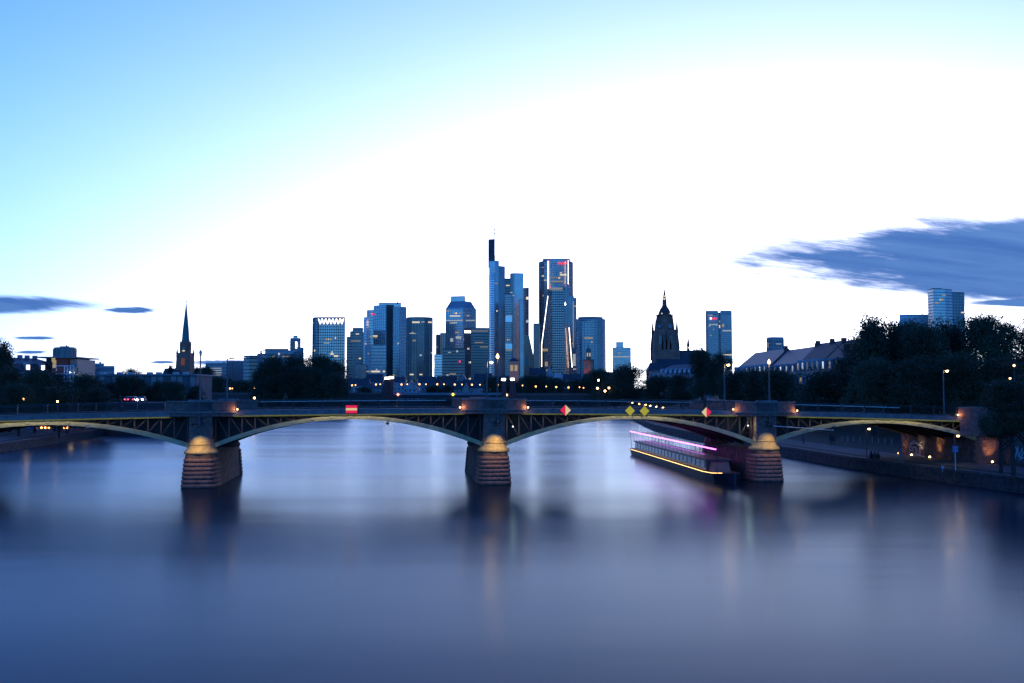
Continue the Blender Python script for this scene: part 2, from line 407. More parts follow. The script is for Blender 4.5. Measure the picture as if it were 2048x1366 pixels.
for (a, b_) in spans:
    mid, half = (a + b_) / 2, (b_ - a) / 2
    crown = zt(mid) - 1.76
    spring = 4.62 if a < 25 else 4.85
    rise = crown - spring
    def top(s): return crown - rise * ((s - mid) / half) ** 2
    def arch(t0, t1, h, drop=0.0, n=28):
        mb = MB(); rings = []
        for i in range(n + 1):
            s = a - 0.25 + (b_ - a + 0.5) * i / n
            z = top(s) - drop; k = 1 + 0.25 * abs((s - mid) / half)
            rings.append([(s, t0, z - h * k), (s, t1, z - h * k), (s, t1, z), (s, t0, z)])
        return mb.loft(rings)
    rib = arch(1.30, 1.75, 0.40).build('arch_rib', M_steel, bridge)
    # rivetted cover plates along the front rib
    for i in range(1, 14):
        s = a + (b_ - a) * i / 14
        sl = math.atan((top(s + .1) - top(s - .1)) / .2)
        inst('cover_plate', bpy.data.meshes.get('cover_plate') or MB().box(-0.14, 0.14, -0.02, 0.02, -0.22, 0.0).mesh('cover_plate', M_steel), rib, (s, 1.285, top(s) + 0.01), (0, -sl, 0))
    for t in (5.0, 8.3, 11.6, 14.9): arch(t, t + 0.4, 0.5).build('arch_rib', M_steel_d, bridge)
    arch(17.7, 18.1, 0.40).build('arch_rib', M_steel, bridge)
    # dark sheet added behind the front rib to give the spandrel its shade
    shade_sheet = MB()
    for i in range(28):
        s, s2 = a + (b_ - a) * i / 28, a + (b_ - a) * (i + 1) / 28
        for t in (3.2,):
            shade_sheet.loft([[(s, t, top(s) - .3), (s, t + .06, top(s) - .3), (s, t + .06, zt(s) - 1.76), (s, t, zt(s) - 1.76)],
                      [(s2, t, top(s2) - .3), (s2, t + .06, top(s2) - .3), (s2, t + .06, zt(s2) - 1.76), (s2, t, zt(s2) - 1.76)]])
    shade_sheet.build('spandrel_shade_sheet', M_steel_d, bridge)
    pitch = 1.36; n = int(half / pitch)
    for sg, e in ((1, a), (-1, b_)):
        prev = None
        for i in range(n + 1):
            s = e + sg * (0.12 + i * pitch)
            z0, z1 = top(s) - 0.02, zt(s) - 1.77
            if z1 - z0 < 0.16: break
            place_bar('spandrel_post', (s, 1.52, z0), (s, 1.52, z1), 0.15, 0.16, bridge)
            if prev is not None:
                place_bar('spandrel_brace', (prev + sg * 0.12, 1.56, zt(prev) - 1.80), (s - sg * 0.10, 1.56, z0 + 0.03), 0.11, 0.10, bridge)
            prev = s
    strip_s(a + 0.6, b_ - 0.6, zt, 1.0, 1.16, -1.56, -1.53).build('led_strip', M_led, bridge)
# piers
def nose_plan(w, front, depth_t, n=9):
    """half-rounded plan: from (-w, depth) round the front to (w, depth)"""
    pts = [(-w, depth_t)]
    for i in range(n + 1):
        a = PI + PI * i / n
        ca, sa = math.cos(a), math.sin(a)
        ex = 0.55
        pts.append((w * math.copysign(abs(ca) ** ex, ca), 1.5 + (1.5 - front) * math.copysign(abs(sa) ** ex, sa)))
    pts.append((w, depth_t)); return pts
for k, s0 in enumerate(PIERS):
    body = MB(); rings = []
    for z, w in ((-1.6, 1.86), (0.0, 1.78), (3.1, 1.52), (3.45, 1.52)):
        rings.append([(s0 - w, 1.0, z), (s0 + w, 1.0, z), (s0 + w, 18.4, z), (s0 - w, 18.4, z)])
    pier = body.loft(rings).build('pier', M_sand2, bridge)
    for c in range(-1, 7):
        z0, z1 = 0.02 + c * 0.44, 0.02 + (c + 1) * 0.44 - 0.035
        for end in (0, 1):
            mb = MB(); rr = []
            for f_, dz in ((0.0, 0.0), (0.055, 0.07), (0.085, 0.2), (0.055, 0.335), (0.0, 0.405)):
                z = z0 + dz; bt = (3.1 - z) * 0.085
                w = 1.60 + bt + f_
                pl = nose_plan(w, -0.28 - bt - f_, 2.6 if end == 0 else 1.9)
                if end: pl = [(-x, 19.5 - y) for x, y in pl]
                rr.append([(s0 + x, y, z) for x, y in pl])
            mb.loft(rr).build('stone_course', M_sand, pier, smooth=True)
    mb = MB(); mb.loft([[(s0 + x, y, z) for x, y in nose_plan(w, fr, 2.6)] for z, w, fr in ((3.08, 1.56, -0.2), (3.44, 1.50, -0.15))])
    mb.build('frieze', M_sand2, pier)  # shade under the cap is put into this darker stone
    # bell-shaped capital with a half dome on the nose
    prof_ = [(1.50, 3.40), (1.64, 3.48), (1.76, 3.58), (1.78, 3.68), (1.72, 3.80), (1.58, 3.92), (1.45, 4.08), (1.37, 4.28), (1.33, 4.44), (1.385, 4.48),
             (1.385, 4.57), (1.30, 4.61), (1.27, 4.80), (1.20, 5.02), (1.06, 5.26), (0.84, 5.48), (0.5, 5.66), (0.05, 5.74)]
    MB().lathe(prof_, s0, 1.45, 28).build('capital', M_cap, pier, smooth=True)
    # shaft above, in courses
    zz = 4.3; tz = zt(s0) - 1.62; j = 0
    while zz < tz - 0.05:
        z2 = min(zz + 0.42, tz)
        MB().box(s0 - 1.17, s0 + 1.17, 0.62 + (0.0 if j % 2 else 0.012), 3.15, zz, z2 - 0.018).build('shaft_block', M_sand, pier)
        zz = z2; j += 1
    MB().box(s0 - 1.1, s0 + 1.1, 0.70, 3.1, 4.2, tz).build('shaft_core', M_sand2, pier)
    MB().lathe([(1.52, 3.44), (1.66, 3.55), (1.66, 3.75), (1.4, 4.1), (1.2, 4.7), (0.9, 5.0), (0.05, 5.2)], s0, 18.0, 20).build('capital', M_sand, pier, smooth=True)
    MB().box(s0 - 1.0, s0 + 1.0, 16.5, 18.7, 4.3, zt(s0) - 1.62).build('shaft_block', M_sand2, pier)
    # refuge bay: stone parapet over the pier, splayed in plan, on both sides
    for side in (0, 1):
        def tt(v): return v if side == 0 else 19.55 - v
        z = zt(s0)
        outer = [(-3.55, 0.93), (-1.35, 0.30), (1.35, 0.30), (3.55, 0.93)]
        inner = [(3.55, 1.25), (1.35, 0.62), (-1.35, 0.62), (-3.55, 1.25)]
        def pl(grow=0.0):
            o_ = [(x * (1 + grow * 0.02), y - grow * 0.12) for x, y in outer]; i_ = [(x * (1 + grow * 0.02), y + grow * 0.12) for x, y in inner]
            q = [(s0 + x, tt(y)) for x, y in o_ + i_]
            return q
        par = MB()
        par.prism(pl(), z - 1.10, z - 0.10)
        par = par.build('parapet', M_sand, bridge)
        cp = MB().prism(pl(1.0), z - 0.096, z + 0.02).build('parapet_coping', M_corn, par)
        MB().box(s0 - 1.2, s0 + 1.2, min(tt(0.22), tt(0.72)), max(tt(0.22), tt(0.72)), z + 0.024, z + 0.16).build('parapet_crest', M_corn, par)
        MB().prism([(s0 + x, tt(y)) for x, y in [(-3.6, 0.90), (-1.4, 0.22), (1.4, 0.22), (3.6, 0.90), (3.6, 1.44), (-3.6, 1.44)]], z - 1.24, z - 1.104).build('parapet_ledge', M_corn, par)
        MB().prism([(s0 + x, tt(y)) for x, y in [(-3.3, 0.98), (-1.3, 0.34), (1.3, 0.34), (3.3, 0.98), (3.3, 1.44), (-3.3, 1.44)]], z - 1.62, z - 1.244).build('bay_corbel', M_sand, par)
        for j in range(3):       # raised panels between the coping and the ledge
            xs = ((-1.2, 1.2),)[0] if j == 1 else None
            if xs: MB().box(s0 - 1.2, s0 + 1.2, min(tt(0.25), tt(0.30)), max(tt(0.25), tt(0.30)) - 0.003, z - 1.0, z - 0.2).build('parapet_panel', M_sand2, par)
# railings between the bays
def railing(t, s0, s1, col=M_rail):
    """posts one by one, rails, and the thin bars joined"""
    n = max(1, int(round((s1 - s0) / 2.9)))
    me = bpy.data.meshes.get('railing_post') or MB().box(-0.045, 0.045, -0.045, 0.045, -1.06, 0.03).mesh('railing_post', M_rail)
    for i in range(n + 1):
        s = s0 + (s1 - s0) * i / n
        inst('railing_post', me, bridge, (s, t, zt(s)))
    strip_s(s0, s1, zt, t - 0.035, t + 0.035, -0.05, 0.0).build('top_rail', M_rail, bridge)
    strip_s(s0, s1, zt, t - 0.025, t + 0.025, -0.95, -0.91).build('bottom_rail', M_rail, bridge)
    strip_s(s0, s1, zt, t - 0.022, t + 0.022, -0.22, -0.19).build('mid_rail', M_rail, bridge)
    bars = MB(); s = s0 + 0.13
    while s < s1:
        z = zt(s); bars.add([(s - .012, t, z - .93), (s + .012, t, z - .93), (s + .012, t, z - .03), (s - .012, t, z - .03)], [(0, 1, 2, 3)])
        bars.add([(s, t - .012, z - .93), (s, t + .012, z - .93), (s, t + .012, z - .03), (s, t - .012, z - .03)], [(0, 1, 2, 3)])
        s += 0.135
    bars.build('railing_bars', M_rail, bridge, kind='stuff')
gaps = [(-89, -66.1), (-58.9, -34.85), (-27.65, -3.6), (3.6, 27.4), (34.6, 54.3)]
for g in gaps:
    railing(1.12, *g); railing(18.4, *g)
# pale bar added along the carriageway in place of the car light trail
strip_s(-27, -4.5, zt, 15.5, 15.56, -0.33, -0.24).build('light_trail_bar', M_galv, bridge)
strip_s(3.8, 27.0, zt, 15.5, 15.56, -0.33, -0.24).build('light_trail_bar', M_galv, bridge)
strip_s(35, 55.0, zt, 15.5, 15.56, -0.33, -0.24).build('light_trail_bar', M_galv, bridge)

# right abutment with its river wall and wing pillars
M_graf = mat('graffiti_paint', (0.42, 0.43, 0.47), 0.7)
M_graf2 = mat('graffiti_dark', (0.05, 0.05, 0.07), 0.7)
ab = MB()
ab.box(56.9, 75, 1.1, 18.6, -1, 4.9)
ab.box(58.6, 75, 1.3, 18.3, 4.9, zt(62) - 1.7)
abut = ab.build('abutment', M_sand2, bridge)
me_b = MB().box(0, 1, 0, 1, 0, 1).mesh('ashlar', M_sand)
for c in range(8):               # quoins along both edges of the river wall
    z0 = 1.65 + c * 0.42
    for t0, L_ in ((1.04, 0.9), (17.6, 1.06)):
        ln = L_ if c % 2 else L_ * 0.65
        tt0 = t0 if t0 < 5 else 18.66 - ln
        inst('ashlar', me_b, abut, (56.84, tt0, z0), (0, 0, 0), (0.5, ln, 0.40))
for c in range(8):
    for j in range(6):
        inst('ashlar', me_b, abut, (57.4 + j * 1.3 + 0.5 * (c % 2), 1.05 + rnd.uniform(-.02, .02), 1.62 + c * 0.41), (0, 0, 0), (1.27, 0.3, 0.39))
MB().box(56.7, 60, 0.95, 18.75, 4.904, 5.15).build('abutment_coping', M_corn, abut)
par = MB()
for s_ in (54.6,):
    par.prism([(54.4, 0.95), (57.6, 0.3), (62, 0.3), (62, 0.95)], zt(56) - 1.1, zt(56) - 0.05)
par.build('parapet', M_sand, bridge)
MB().prism([(54.3, 0.85), (57.5, 0.2), (62.1, 0.2), (62.1, 1.05)], zt(56) - 0.046, zt(56) + 0.07).build('parapet_coping', M_corn, bridge)
MB().prism([(54.6, 1.0), (57.6, 0.4), (62, 0.4), (62, 1.4)], 4.95, zt(56) - 1.104).build('bay_corbel', M_sand, bridge)
# left abutment, outside the frame
MB().box(-92, -80, 1.1, 18.6, -1, 7.2).build('abutment', M_sand2, bridge)

def strokes(parent, frame, lines, w, m, name):
    """flat paint strokes: frame maps (u, v) to a point, lines are lists of uv"""
    b = MB()
    for ln in lines:
        for (u0, v0), (u1, v1) in zip(ln, ln[1:]):
            p0, p1 = frame(u0, v0), frame(u1, v1); d = (p1 - p0).normalized()
            nrm = (frame(1, 0) - frame(0, 0)).cross(frame(0, 1) - frame(0, 0)).normalized()
            s_ = d.cross(nrm) * w / 2
            p0, p1 = p0 - d * w * 0.4, p1 + d * w * 0.4
            b.quad(p0 - s_, p1 - s_, p1 + s_, p0 + s_)
    return b.build(name, m, parent)
G1 = [[(0, 0), (0, 1), (.5, 1), (.5, .5), (0, .5)], [(.7, 0), (.7, 1), (1.2, 1), (1.2, 0), (.7, 0)], [(1.4, .9), (1.4, 0), (1.9, 0), (1.9, .9)], [(2.1, 0), (2.1, 1)], [(2.0, 1), (2.6, 1)],
      [(-.2, -.2), (2.8, -.2)], [(.1, 1.3), (1.1, 1.6), (2.3, 1.25)], [(0.2, 1.5), (0.9, 1.9), (1.8, 1.4), (2.4, 1.9)]]
strokes(abut, lambda u, v: Vector((56.88, 16.6 - u * 1.3, 1.95 + v * 0.9)), G1, 0.14, M_graf, 'graffiti')
G2 = [[(0, 1), (.25, 0), (.5, 1)], [(.1, .4), (.4, .4)], [(.7, 0), (.7, 1), (1.1, .9), (.7, .5), (1.15, 0)], [(1.4, 1), (1.9, 1), (1.4, 0), (1.95, 0)]]

# wing pillars right of the bridge end
def wing(name, s, t, w, h, label, g, m):
    o = thing(name, label, 'pillar', tuple(B2W(s, t, ground_z(*B2W(s, t, 0).xy) - 0.2)), TH)
    z = o.location.z
    core = MB().box(-w / 2, w / 2, 0, 1.2, 0, h).build('pillar_core', m, o)
    MB().box(-w / 2 - .12, w / 2 + .12, -.12, 1.32, h, h + .24).build('pillar_cap', M_coping, o)
    strokes(o, lambda u, v: Vector((-w / 2 + 0.25 + u * (w - .5) / 1.95, -0.012, 0.7 + v * 1.15)), g, 0.13, M_graf, 'graffiti')
    return o
wing('stone_pillar', 59.6, -2.6, 1.7, 2.9, 'dark stone pillar with scrawled graffiti right of the bridge end', [[(0, 0), (.6, 1.3), (.7, .2), (1.5, 1.1)], [(.2, 1.2), (1.2, .1), (1.7, .8)], [(.9, 0), (1.8, .25)]], M_sand2)
wing('stone_pillar', 62.0, -3.0, 1.9, 3.0, 'reddish stone pillar with white graffiti letters at the right edge', G2, M_sand)

# small up-lights at the ends of the parapets
M_bay = glow('parapet_bulb', (1.0, 0.6, 0.25), 2.2)
def bay_lamp(s, side, label):
    p = B2W(s, 0.86, zt(s) - 1.06)
    o = thing('parapet_lamp', label, 'lamp', tuple(p), TH, 'small lamps at the parapet ends')
    MB().box(-.10, .10, -.06, .06, -.04, .06).build('housing', M_black, o)
    MB().ball((0, -0.06, 0.13), 0.10, 8, 5).build('bulb', M_bay, o)
    lamp_light(o, 'POINT', (side * 0.25, -0.22, 0.14), 5, (1.0, 0.52, 0.2), 0.08)
for s, sd, lb in ((-27.5, -1, 'small amber lamp at the right end of the left pier parapet'), (-3.75, 1, 'small amber lamp at the left end of the middle pier parapet'),
              (3.75, -1, 'small amber lamp at the right end of the middle pier parapet'), (27.2, 1, 'small amber lamp at the left end of the right pier parapet'),
              (34.75, -1, 'small amber lamp at the right end of the right pier parapet'), (54.3, 1, 'small amber lamp where the bridge meets the right abutment')):
    bay_lamp(s, sd, lb)

# floodlights on arms that light the pier noses
def flood(s, label, e, off=-0.5, col=(1.0, 0.63, 0.15)):
    p = B2W(s, 0.6, 6.6)
    o = thing('floodlight', label, 'floodlight', tuple(p), TH, 'floodlights on the bridge piers')
    MB().tube((0, 0, 0), (off * .5, -2.5, 0.12), 0.03).tube((-.45, -.02, .1), (.45, -.02, .1), .03).build('arm', M_black, o)
    MB().loft([[(off * .5 - .14, -2.70, .02), (off * .5 + .14, -2.70, .02), (off * .5 + .14, -2.40, -.06), (off * .5 - .14, -2.40, -.06)],
               [(off * .5 - .11, -2.74, .22), (off * .5 + .11, -2.74, .22), (off * .5 + .11, -2.48, .2), (off * .5 - .11, -2.48, .2)]]).build('housing', M_black, o)
    lamp_light(o, 'SPOT', (off * .5, -2.5, -0.10), e, col, 0.06, aim=(0.05, -0.75, -2.9), angle=72, blend=0.9)
flood(-31.27, 'black floodlight on an arm lighting the left pier', 230)
flood(0.0, 'black floodlight on an arm lighting the middle pier', 250, 0.5)
flood(31.0, 'black floodlight on an arm lighting the right pier', 170, 0.9)
def spandrel_light(s, label, e):
    p = B2W(s, 1.1, 6.25)
    o = thing('spandrel_lamp', label, 'lamp', tuple(p), TH, 'white lamps beside the piers')
    MB().box(-.08, .08, .0, .2, -.10, .10).build('housing', M_black, o)
    MB().ball((0, -0.05, 0), 0.075, 8, 5).build('bulb', glow('spandrel_bulb', (0.9, 1.0, 0.75), 1.2), o)
    lamp_light(o, 'POINT', (0.0, -0.2, 0), e, (0.85, 1.0, 0.68), 0.08)
spandrel_light(2.1, 'pale greenish lamp in the spandrel right of the middle pier', 8)
spandrel_light(29.0, 'pale greenish lamp in the spandrel left of the right pier', 11)

# street lamps of the bridge
M_lant = glow('lantern_glass', (1.0, 0.62, 0.28), 2.2)
def bridge_lamp(s, t, ztop, label, lit, kind, e=60):
    base = (zt(s) - 1.06) if kind == 'mast' else 6.4
    p = B2W(s, t, base); h = ztop - base
    o = thing('street_lamp', label, 'street lamp', tuple(p), TH, 'street lamps on the arch bridge')
    MB().tube((0, 0, 0), (0, 0, h * 0.45), 0.13, 0.10, 10).tube((0, 0, h * 0.45), (0, 0, h), 0.095, 0.065, 10).build('pole', M_pole, o)
    if kind == 'pier':
        MB().box(-.16, .16, -.1, .55, 0.0, .12).box(-.16, .16, -.1, .55, .75, .85).build('bracket', M_black, o)
        MB().lathe([(0.06, h), (0.16, h + .12), (0.16, h + .16), (0.05, h + .16)], 0, 0, 10).build('collar', M_black, o)
        g = MB().lathe([(0.06, h + .16), (0.17, h + .30), (0.16, h + .45), (0.07, h + .62), (0.02, h + .72)], 0, 0, 10)
        g.build('lantern', M_lant if lit else M_frame, o, smooth=True)
        if lit: lamp_light(o, 'POINT', (0, -0.25, h + .1), e, (1.0, 0.6, 0.25), 0.15)
    else:
        sx = 0.55
        MB().tube((0, 0, h), (sx, 0, h + .06), 0.05, 0.04).build('arm', M_pole, o)
        MB().box(sx - .25, sx + .30, -.14, .14, h + .02, h + .14).build('lamp_head', M_black, o)
        if lit:
            MB().ball((sx, 0, h - 0.06), 0.20, 10, 6, 0.7).build('bulb', M_warm, o)
            lamp_light(o, 'POINT', (sx - .1, 0, h - .35), e, (1.0, 0.55, 0.2), 0.15)
def top_at(py, Y): return W(1024, py, Y).z
bridge_lamp(-31.3, 0.35, top_at(712, 105), 'tall unlit lamp pole standing on the left pier', False, 'pier')
bridge_lamp(0.32, 0.35, top_at(720, 109), 'tall pole with a small pointed lit lantern on the middle pier', True, 'pier', 12)
bridge_lamp(31.3, 0.35, top_at(731, 113), 'tall pole with a small pointed lit lantern on the right pier', True, 'pier', 12)
def s_for(px, t):
    """position along the bridge of the point seen at column px, t metres across"""
    q = (px - 1024.0) / (F * math.cos(PITCH)); c_, s_ = math.cos(TH), math.sin(TH)
    return (q * (BO.y + t * c_) - (BO.x - t * s_)) / (c_ - q * s_)
for px, py, lit, lb, e in ((455, 718, False, 'unlit street lamp on the far side of the bridge left of the big island tree', 0),
                       (974, 724, True, 'brightly lit orange street lamp behind the middle pier', 45), (1448, 729, True, 'brightly lit street lamp behind the right pier', 45),
                       (1885, 741, True, 'lit street lamp before the dark trees near the right bridge end', 40)):
    s = s_for(px, 16.6); bridge_lamp(s, 16.6, top_at(py, B2W(s, 16.6, 0).y), lb, lit, 'mast', e)

# navigation signs hung on the railing
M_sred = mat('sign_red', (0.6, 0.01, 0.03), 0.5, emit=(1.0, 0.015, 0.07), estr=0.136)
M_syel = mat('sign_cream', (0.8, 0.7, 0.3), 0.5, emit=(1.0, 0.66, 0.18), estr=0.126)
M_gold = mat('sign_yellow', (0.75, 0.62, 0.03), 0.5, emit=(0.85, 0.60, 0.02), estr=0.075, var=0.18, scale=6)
def sign_root(px, py, label, cat='sign'):
    s = s_for(px, 0.6); Y = B2W(s, 0.6, 0).y
    p = W(px, py, Y); o = thing('navigation_sign', label, cat, (p.x, p.y, p.z), TH, 'navigation signs on the bridge')
    MB().tube((-.3, .10, .75), (-.3, .10, -.8), 0.03).tube((.3, .10, .75), (.3, .10, -.8), 0.03).tube((0, .1, 1.15), (0, .1, 0.5), .025).build('bracket', M_black, o)
    MB().box(-.05, .05, .04, .55, .45, .52).build('clamp', M_black, o)
    return o, Y
o, Y = sign_root(703, 818.5, 'red and pale yellow banded rectangular sign hung on the bridge railing')
w_, h_ = 0.60, 0.42
MB().box(-w_, w_, 0.0, 0.06, -h_, h_).build('board', M_black, o)
MB().box(-w_, w_, -.012, -.002, h_ - .29, h_).build('red_band', M_sred, o)
MB().box(-w_, w_, -.012, -.002, -h_ + .30, h_ - .295).build('pale_band', M_syel, o)
MB().box(-w_, w_, -.012, -.002, -h_, -h_ + .295).build('red_band', M_sred, o)
def diamond(px, py, r, label, L_, Rm):
    o, Y = sign_root(px, py, label)
    MB().loft([[(-r, y, 0), (0, y, -r), (r, y, 0), (0, y, r)] for y in (0.0, 0.05)]).build('board', M_black, o)
    MB().loft([[(-r, y, 0), (-.004, y, -r), (-.004, y, r)] for y in (-.012, -.002)]).build('sign_half', L_, o)
    MB().loft([[(.004, y, -r), (r, y, 0), (.004, y, r)] for y in (-.012, -.002)]).build('sign_half', Rm, o)
diamond(1131, 820.5, 0.60, 'red and pale yellow diamond sign left of the two yellow diamonds', M_sred, M_syel)
diamond(1260, 821.5, 0.56, 'yellow diamond sign, left one of the close pair on the bridge', M_gold, M_gold)
diamond(1289, 822.0, 0.56, 'yellow diamond sign, right one of the close pair on the bridge', M_gold, M_gold)
diamond(1413, 824.5, 0.58, 'pale yellow and red diamond sign left of the right pier', M_syel, M_sred)
# a round warning lamp hanging under the second span
p = B2W(s_for(776, 1.5), 1.5, top_at(836, 107))
o = thing('hanging_lamp', 'small dark lamp hanging below the crown of the arch left of the middle pier', 'lamp', tuple(p))
MB().tube((p.x, p.y, p.z + .25), (p.x, p.y, p.z - .45), .03).build('rod', M_black, o)
MB().lathe([(.04, p.z - .42), (.16, p.z - .55), (.22, p.z - .66), (.06, p.z - .80)], p.x, p.y, 10).build('lamp_body', M_black, o)
# a gauge boom sticking out from the right pier
p = B2W(31.3, 0.2, 6.25)
o = thing('signal_boom', 'thin grey boom reaching right from the right pier under the deck', 'boom', tuple(p), TH)
MB().tube((0, 0, 0), (7.4, -0.3, -0.55), 0.06, 0.04).build('boom', M_galv, o)
MB().box(-.3, .3, -.1, .4, -.12, .12).build('bracket', M_black, o)
MB().loft([[(7.2, y, -.5), (7.6, y, -.25), (7.4, y, -.05), (7.05, y, -.2)] for y in (-.33, -.27)]).build('vane', M_black, o)

# ------------------------------------------------------------------ trees
M_leaf = [mat('leaves_dark', (0.030, 0.052, 0.022), 0.7, var=0.45, scale=0.35), mat('leaves_mid', (0.042, 0.070, 0.030), 0.7, var=0.45, scale=0.35),
          mat('leaves_blue_green', (0.028, 0.050, 0.034), 0.7, var=0.4, scale=0.35)]
M_bark = mat('bark', (0.05, 0.042, 0.036), 0.9, var=0.3, scale=3)
def crown_mesh(seed, n, leaf, m, lobes, spread=1.0, tall=1.0):
    """crown inside about a unit ball: uneven lobes of twig clumps, each clump a spray of leaf faces"""
    r = random.Random(seed); vs_ = []; fs = []
    L_ = []
    for i in range(lobes):
        a = 2.4 * i + r.uniform(-.5, .5); h = r.uniform(-0.55, 0.75)
        d = r.uniform(0.25, 0.62) * math.sqrt(max(0.1, 1 - h * h * 0.8))
        L_.append((d * math.cos(a) * spread, d * math.sin(a) * spread, h * tall, r.uniform(0.24, 0.46)))
    L_.append((0, 0, 0.1, 0.5)); L_.append((0.05, 0, 0.62 * tall, 0.30))
    clumps = []
    while len(clumps) < n // 14:
        lx, ly, lz, lr = r.choice(L_)
        v = Vector((r.gauss(0, 1), r.gauss(0, 1), r.gauss(0, 1))).normalized() * lr * (r.random() ** 0.28) * r.uniform(0.9, 1.16)
        clumps.append((lx + v.x, ly + v.y, lz + v.z * 0.85))
    for cx, cy_, cz in clumps:
        cs = leaf * r.uniform(1.6, 3.4)
        for _ in range(14):
            p = Vector((cx + r.gauss(0, cs), cy_ + r.gauss(0, cs), cz + r.gauss(0, cs * .7)))
            a = Vector((r.gauss(0, 1), r.gauss(0, 1), r.gauss(0, .6))).normalized() * leaf * r.uniform(.7, 1.3)
            b = a.cross(Vector((r.gauss(0, 1), r.gauss(0, 1), r.gauss(0, 1)))).normalized() * leaf * r.uniform(.35, .6)
            o = len(vs_); vs_ += [p - a, p + b, p + a, p - b]; fs.append((o, o + 1, o + 2, o + 3))
    me = bpy.data.meshes.new('crown'); me.from_pydata([tuple(v) for v in vs_], [], fs); me.materials.append(m); me.update()
    return me
def trunk_mesh(seed):
    r = random.Random(seed); b = MB()
    b.tube((0, 0, -0.4), (0, 0, 3.2), 0.30, 0.24, 7).tube((0, 0, 3.2), (0.2, 0.1, 6.5), 0.24, 0.10, 7)
    for i in range(6):
        a = i * 1.05 + r.uniform(-.3, .3); z = 2.6 + i * 0.5
        p = Vector((0.03 * i, 0, z)); q = p + Vector((math.cos(a) * 2.0, math.sin(a) * 2.0, r.uniform(1.4, 2.4)))
        b.tube(p, q, 0.12, 0.05, 5)
        b.tube(q, q + Vector((math.cos(a + .4) * 1.1, math.sin(a + .4) * 1.1, 1.2)), 0.05, 0.02, 4)
    return b.mesh('trunk', M_bark)
CR = [crown_mesh(1, 15000, 0.034, M_leaf[0], 13), crown_mesh(2, 15000, 0.034, M_leaf[1], 15), crown_mesh(3, 12000, 0.040, M_leaf[2], 12),
      crown_mesh(4, 30000, 0.026, M_leaf[0], 26), crown_mesh(5, 30000, 0.026, M_leaf[1], 28), crown_mesh(6, 9000, 0.040, M_leaf[0], 9, 0.8, 1.1)]
TR = [trunk_mesh(11), trunk_mesh(12)]
def tree(x, y, ztop, rx, label, group, v=0, z0=None, low=0.16, ry=None, rot=None):
    """ztop is the height of the crown's top, rx its half width"""
    z0 = ground_z(x, y) if z0 is None else z0
    h = ztop - z0
    o = thing('tree', label, 'tree', (x, y, z0), 0, group)
    cz0 = h * low; rz = (h - cz0) / 2
    inst('trunk', TR[v % 2], o, (0, 0, 0), (0, 0, rnd.uniform(0, 6)), (h / 11, h / 11, h / 11))
    inst('crown', CR[v], o, (0, 0, cz0 + rz), (0, 0, rnd.uniform(0, 6.28) if rot is None else rot), (rx / 0.88, (ry or rx) / 0.88, rz / 0.95))
    return o
def tree_px(px, py, Y, wpx, label, group, v=0, low=0.10):
    p = W(px, py, Y); tree(p.x, Y, p.z, wpx / 2 / F * Y, label, group, v, low=low)

# big dark trees on the right bank
g = 'tall dark trees on the right bank'
for px, py, Y, wp, v, lb in ((1735, 634, 178, 84, 5, 'tall ragged tree with an open tufted top left of the big dark tree group'),
        (1778, 640, 182, 120, 3, 'dark rounded tree second from the left in the big right bank group'),
        (1850, 656, 172, 130, 4, 'dark tree standing in front of the high-rise on the far right'),
        (1905, 642, 185, 130, 3, 'dark tree whose top touches the right edge of the far right high-rise'),
        (1965, 634, 176, 120, 4, 'dark leafy tree between the right high-rise and the right picture edge'),
        (2020, 646, 182, 110, 3, 'dark tree with tufted crown by the right picture edge'),
        (2085, 660, 178, 130, 4, 'dark tree cut by the right picture edge'),
        (1722, 672, 188, 90, 3, 'dark rounded tree filling the left flank of the big right group'),
        (1815, 648, 188, 110, 4, 'dark tree just left of the far right high-rise'),
        (1700, 716, 196, 100, 4, 'lower dark tree in front of the long roofs left of the big right group')):
    tree_px(px, py, Y, wp, lb, g, v)
g = 'smaller dense trees and shrubs under the tall right bank trees'
for i, (px, py, Y, wp, v) in enumerate(((1640, 738, 190, 120, 3), (1745, 722, 165, 130, 4), (1830, 718, 160, 130, 3), (1925, 712, 158, 140, 4), (2010, 715, 155, 130, 3), (1560, 742, 215, 110, 4))):
    tree_px(px, py, Y, wp, ['dense low tree just right of the right pier lamp pole', 'dense low tree in front of the tall ragged tree', 'dense low tree below the far right high-rise',
                            'dense low tree right of the lit lamp near the right bridge end', 'dense low tree under the small lamps at the right edge', 'dense low tree around the right pier lamp pole'][i], g, v, 0.02)
g = 'trees lining the right bank below the cathedral'
for i, (px, py, Y, wp, v, lb) in enumerate((
        (1258, 729, 430, 95, 3, 'round dark tree left of the cathedral, in front of the small tower block'),
        (1318, 754, 400, 80, 4, 'low round tree right below the cathedral tower'),
        (1362, 748, 380, 70, 3, 'low tree in front of the house with white dormers'),
        (1404, 701, 360, 70, 4, 'tall tree hiding the right end of the cathedral roof'),
        (1440, 706, 350, 62, 3, 'tall tree below the two-slab tower with the red sign'),
        (1480, 744, 300, 90, 4, 'broad dark tree right of the lit lamp behind the right pier'),
        (1520, 738, 280, 80, 3, 'dark tree in front of the long dormered roof'),
        (1205, 741, 470, 70, 4, 'dark tree right of the round tower base'),
        (1228, 752, 440, 60, 3, 'small dark tree left of the round cathedral tree'))):
    tree_px(px, py, Y, wp, lb, g, v, 0.04)
g = 'trees along the old town quay'
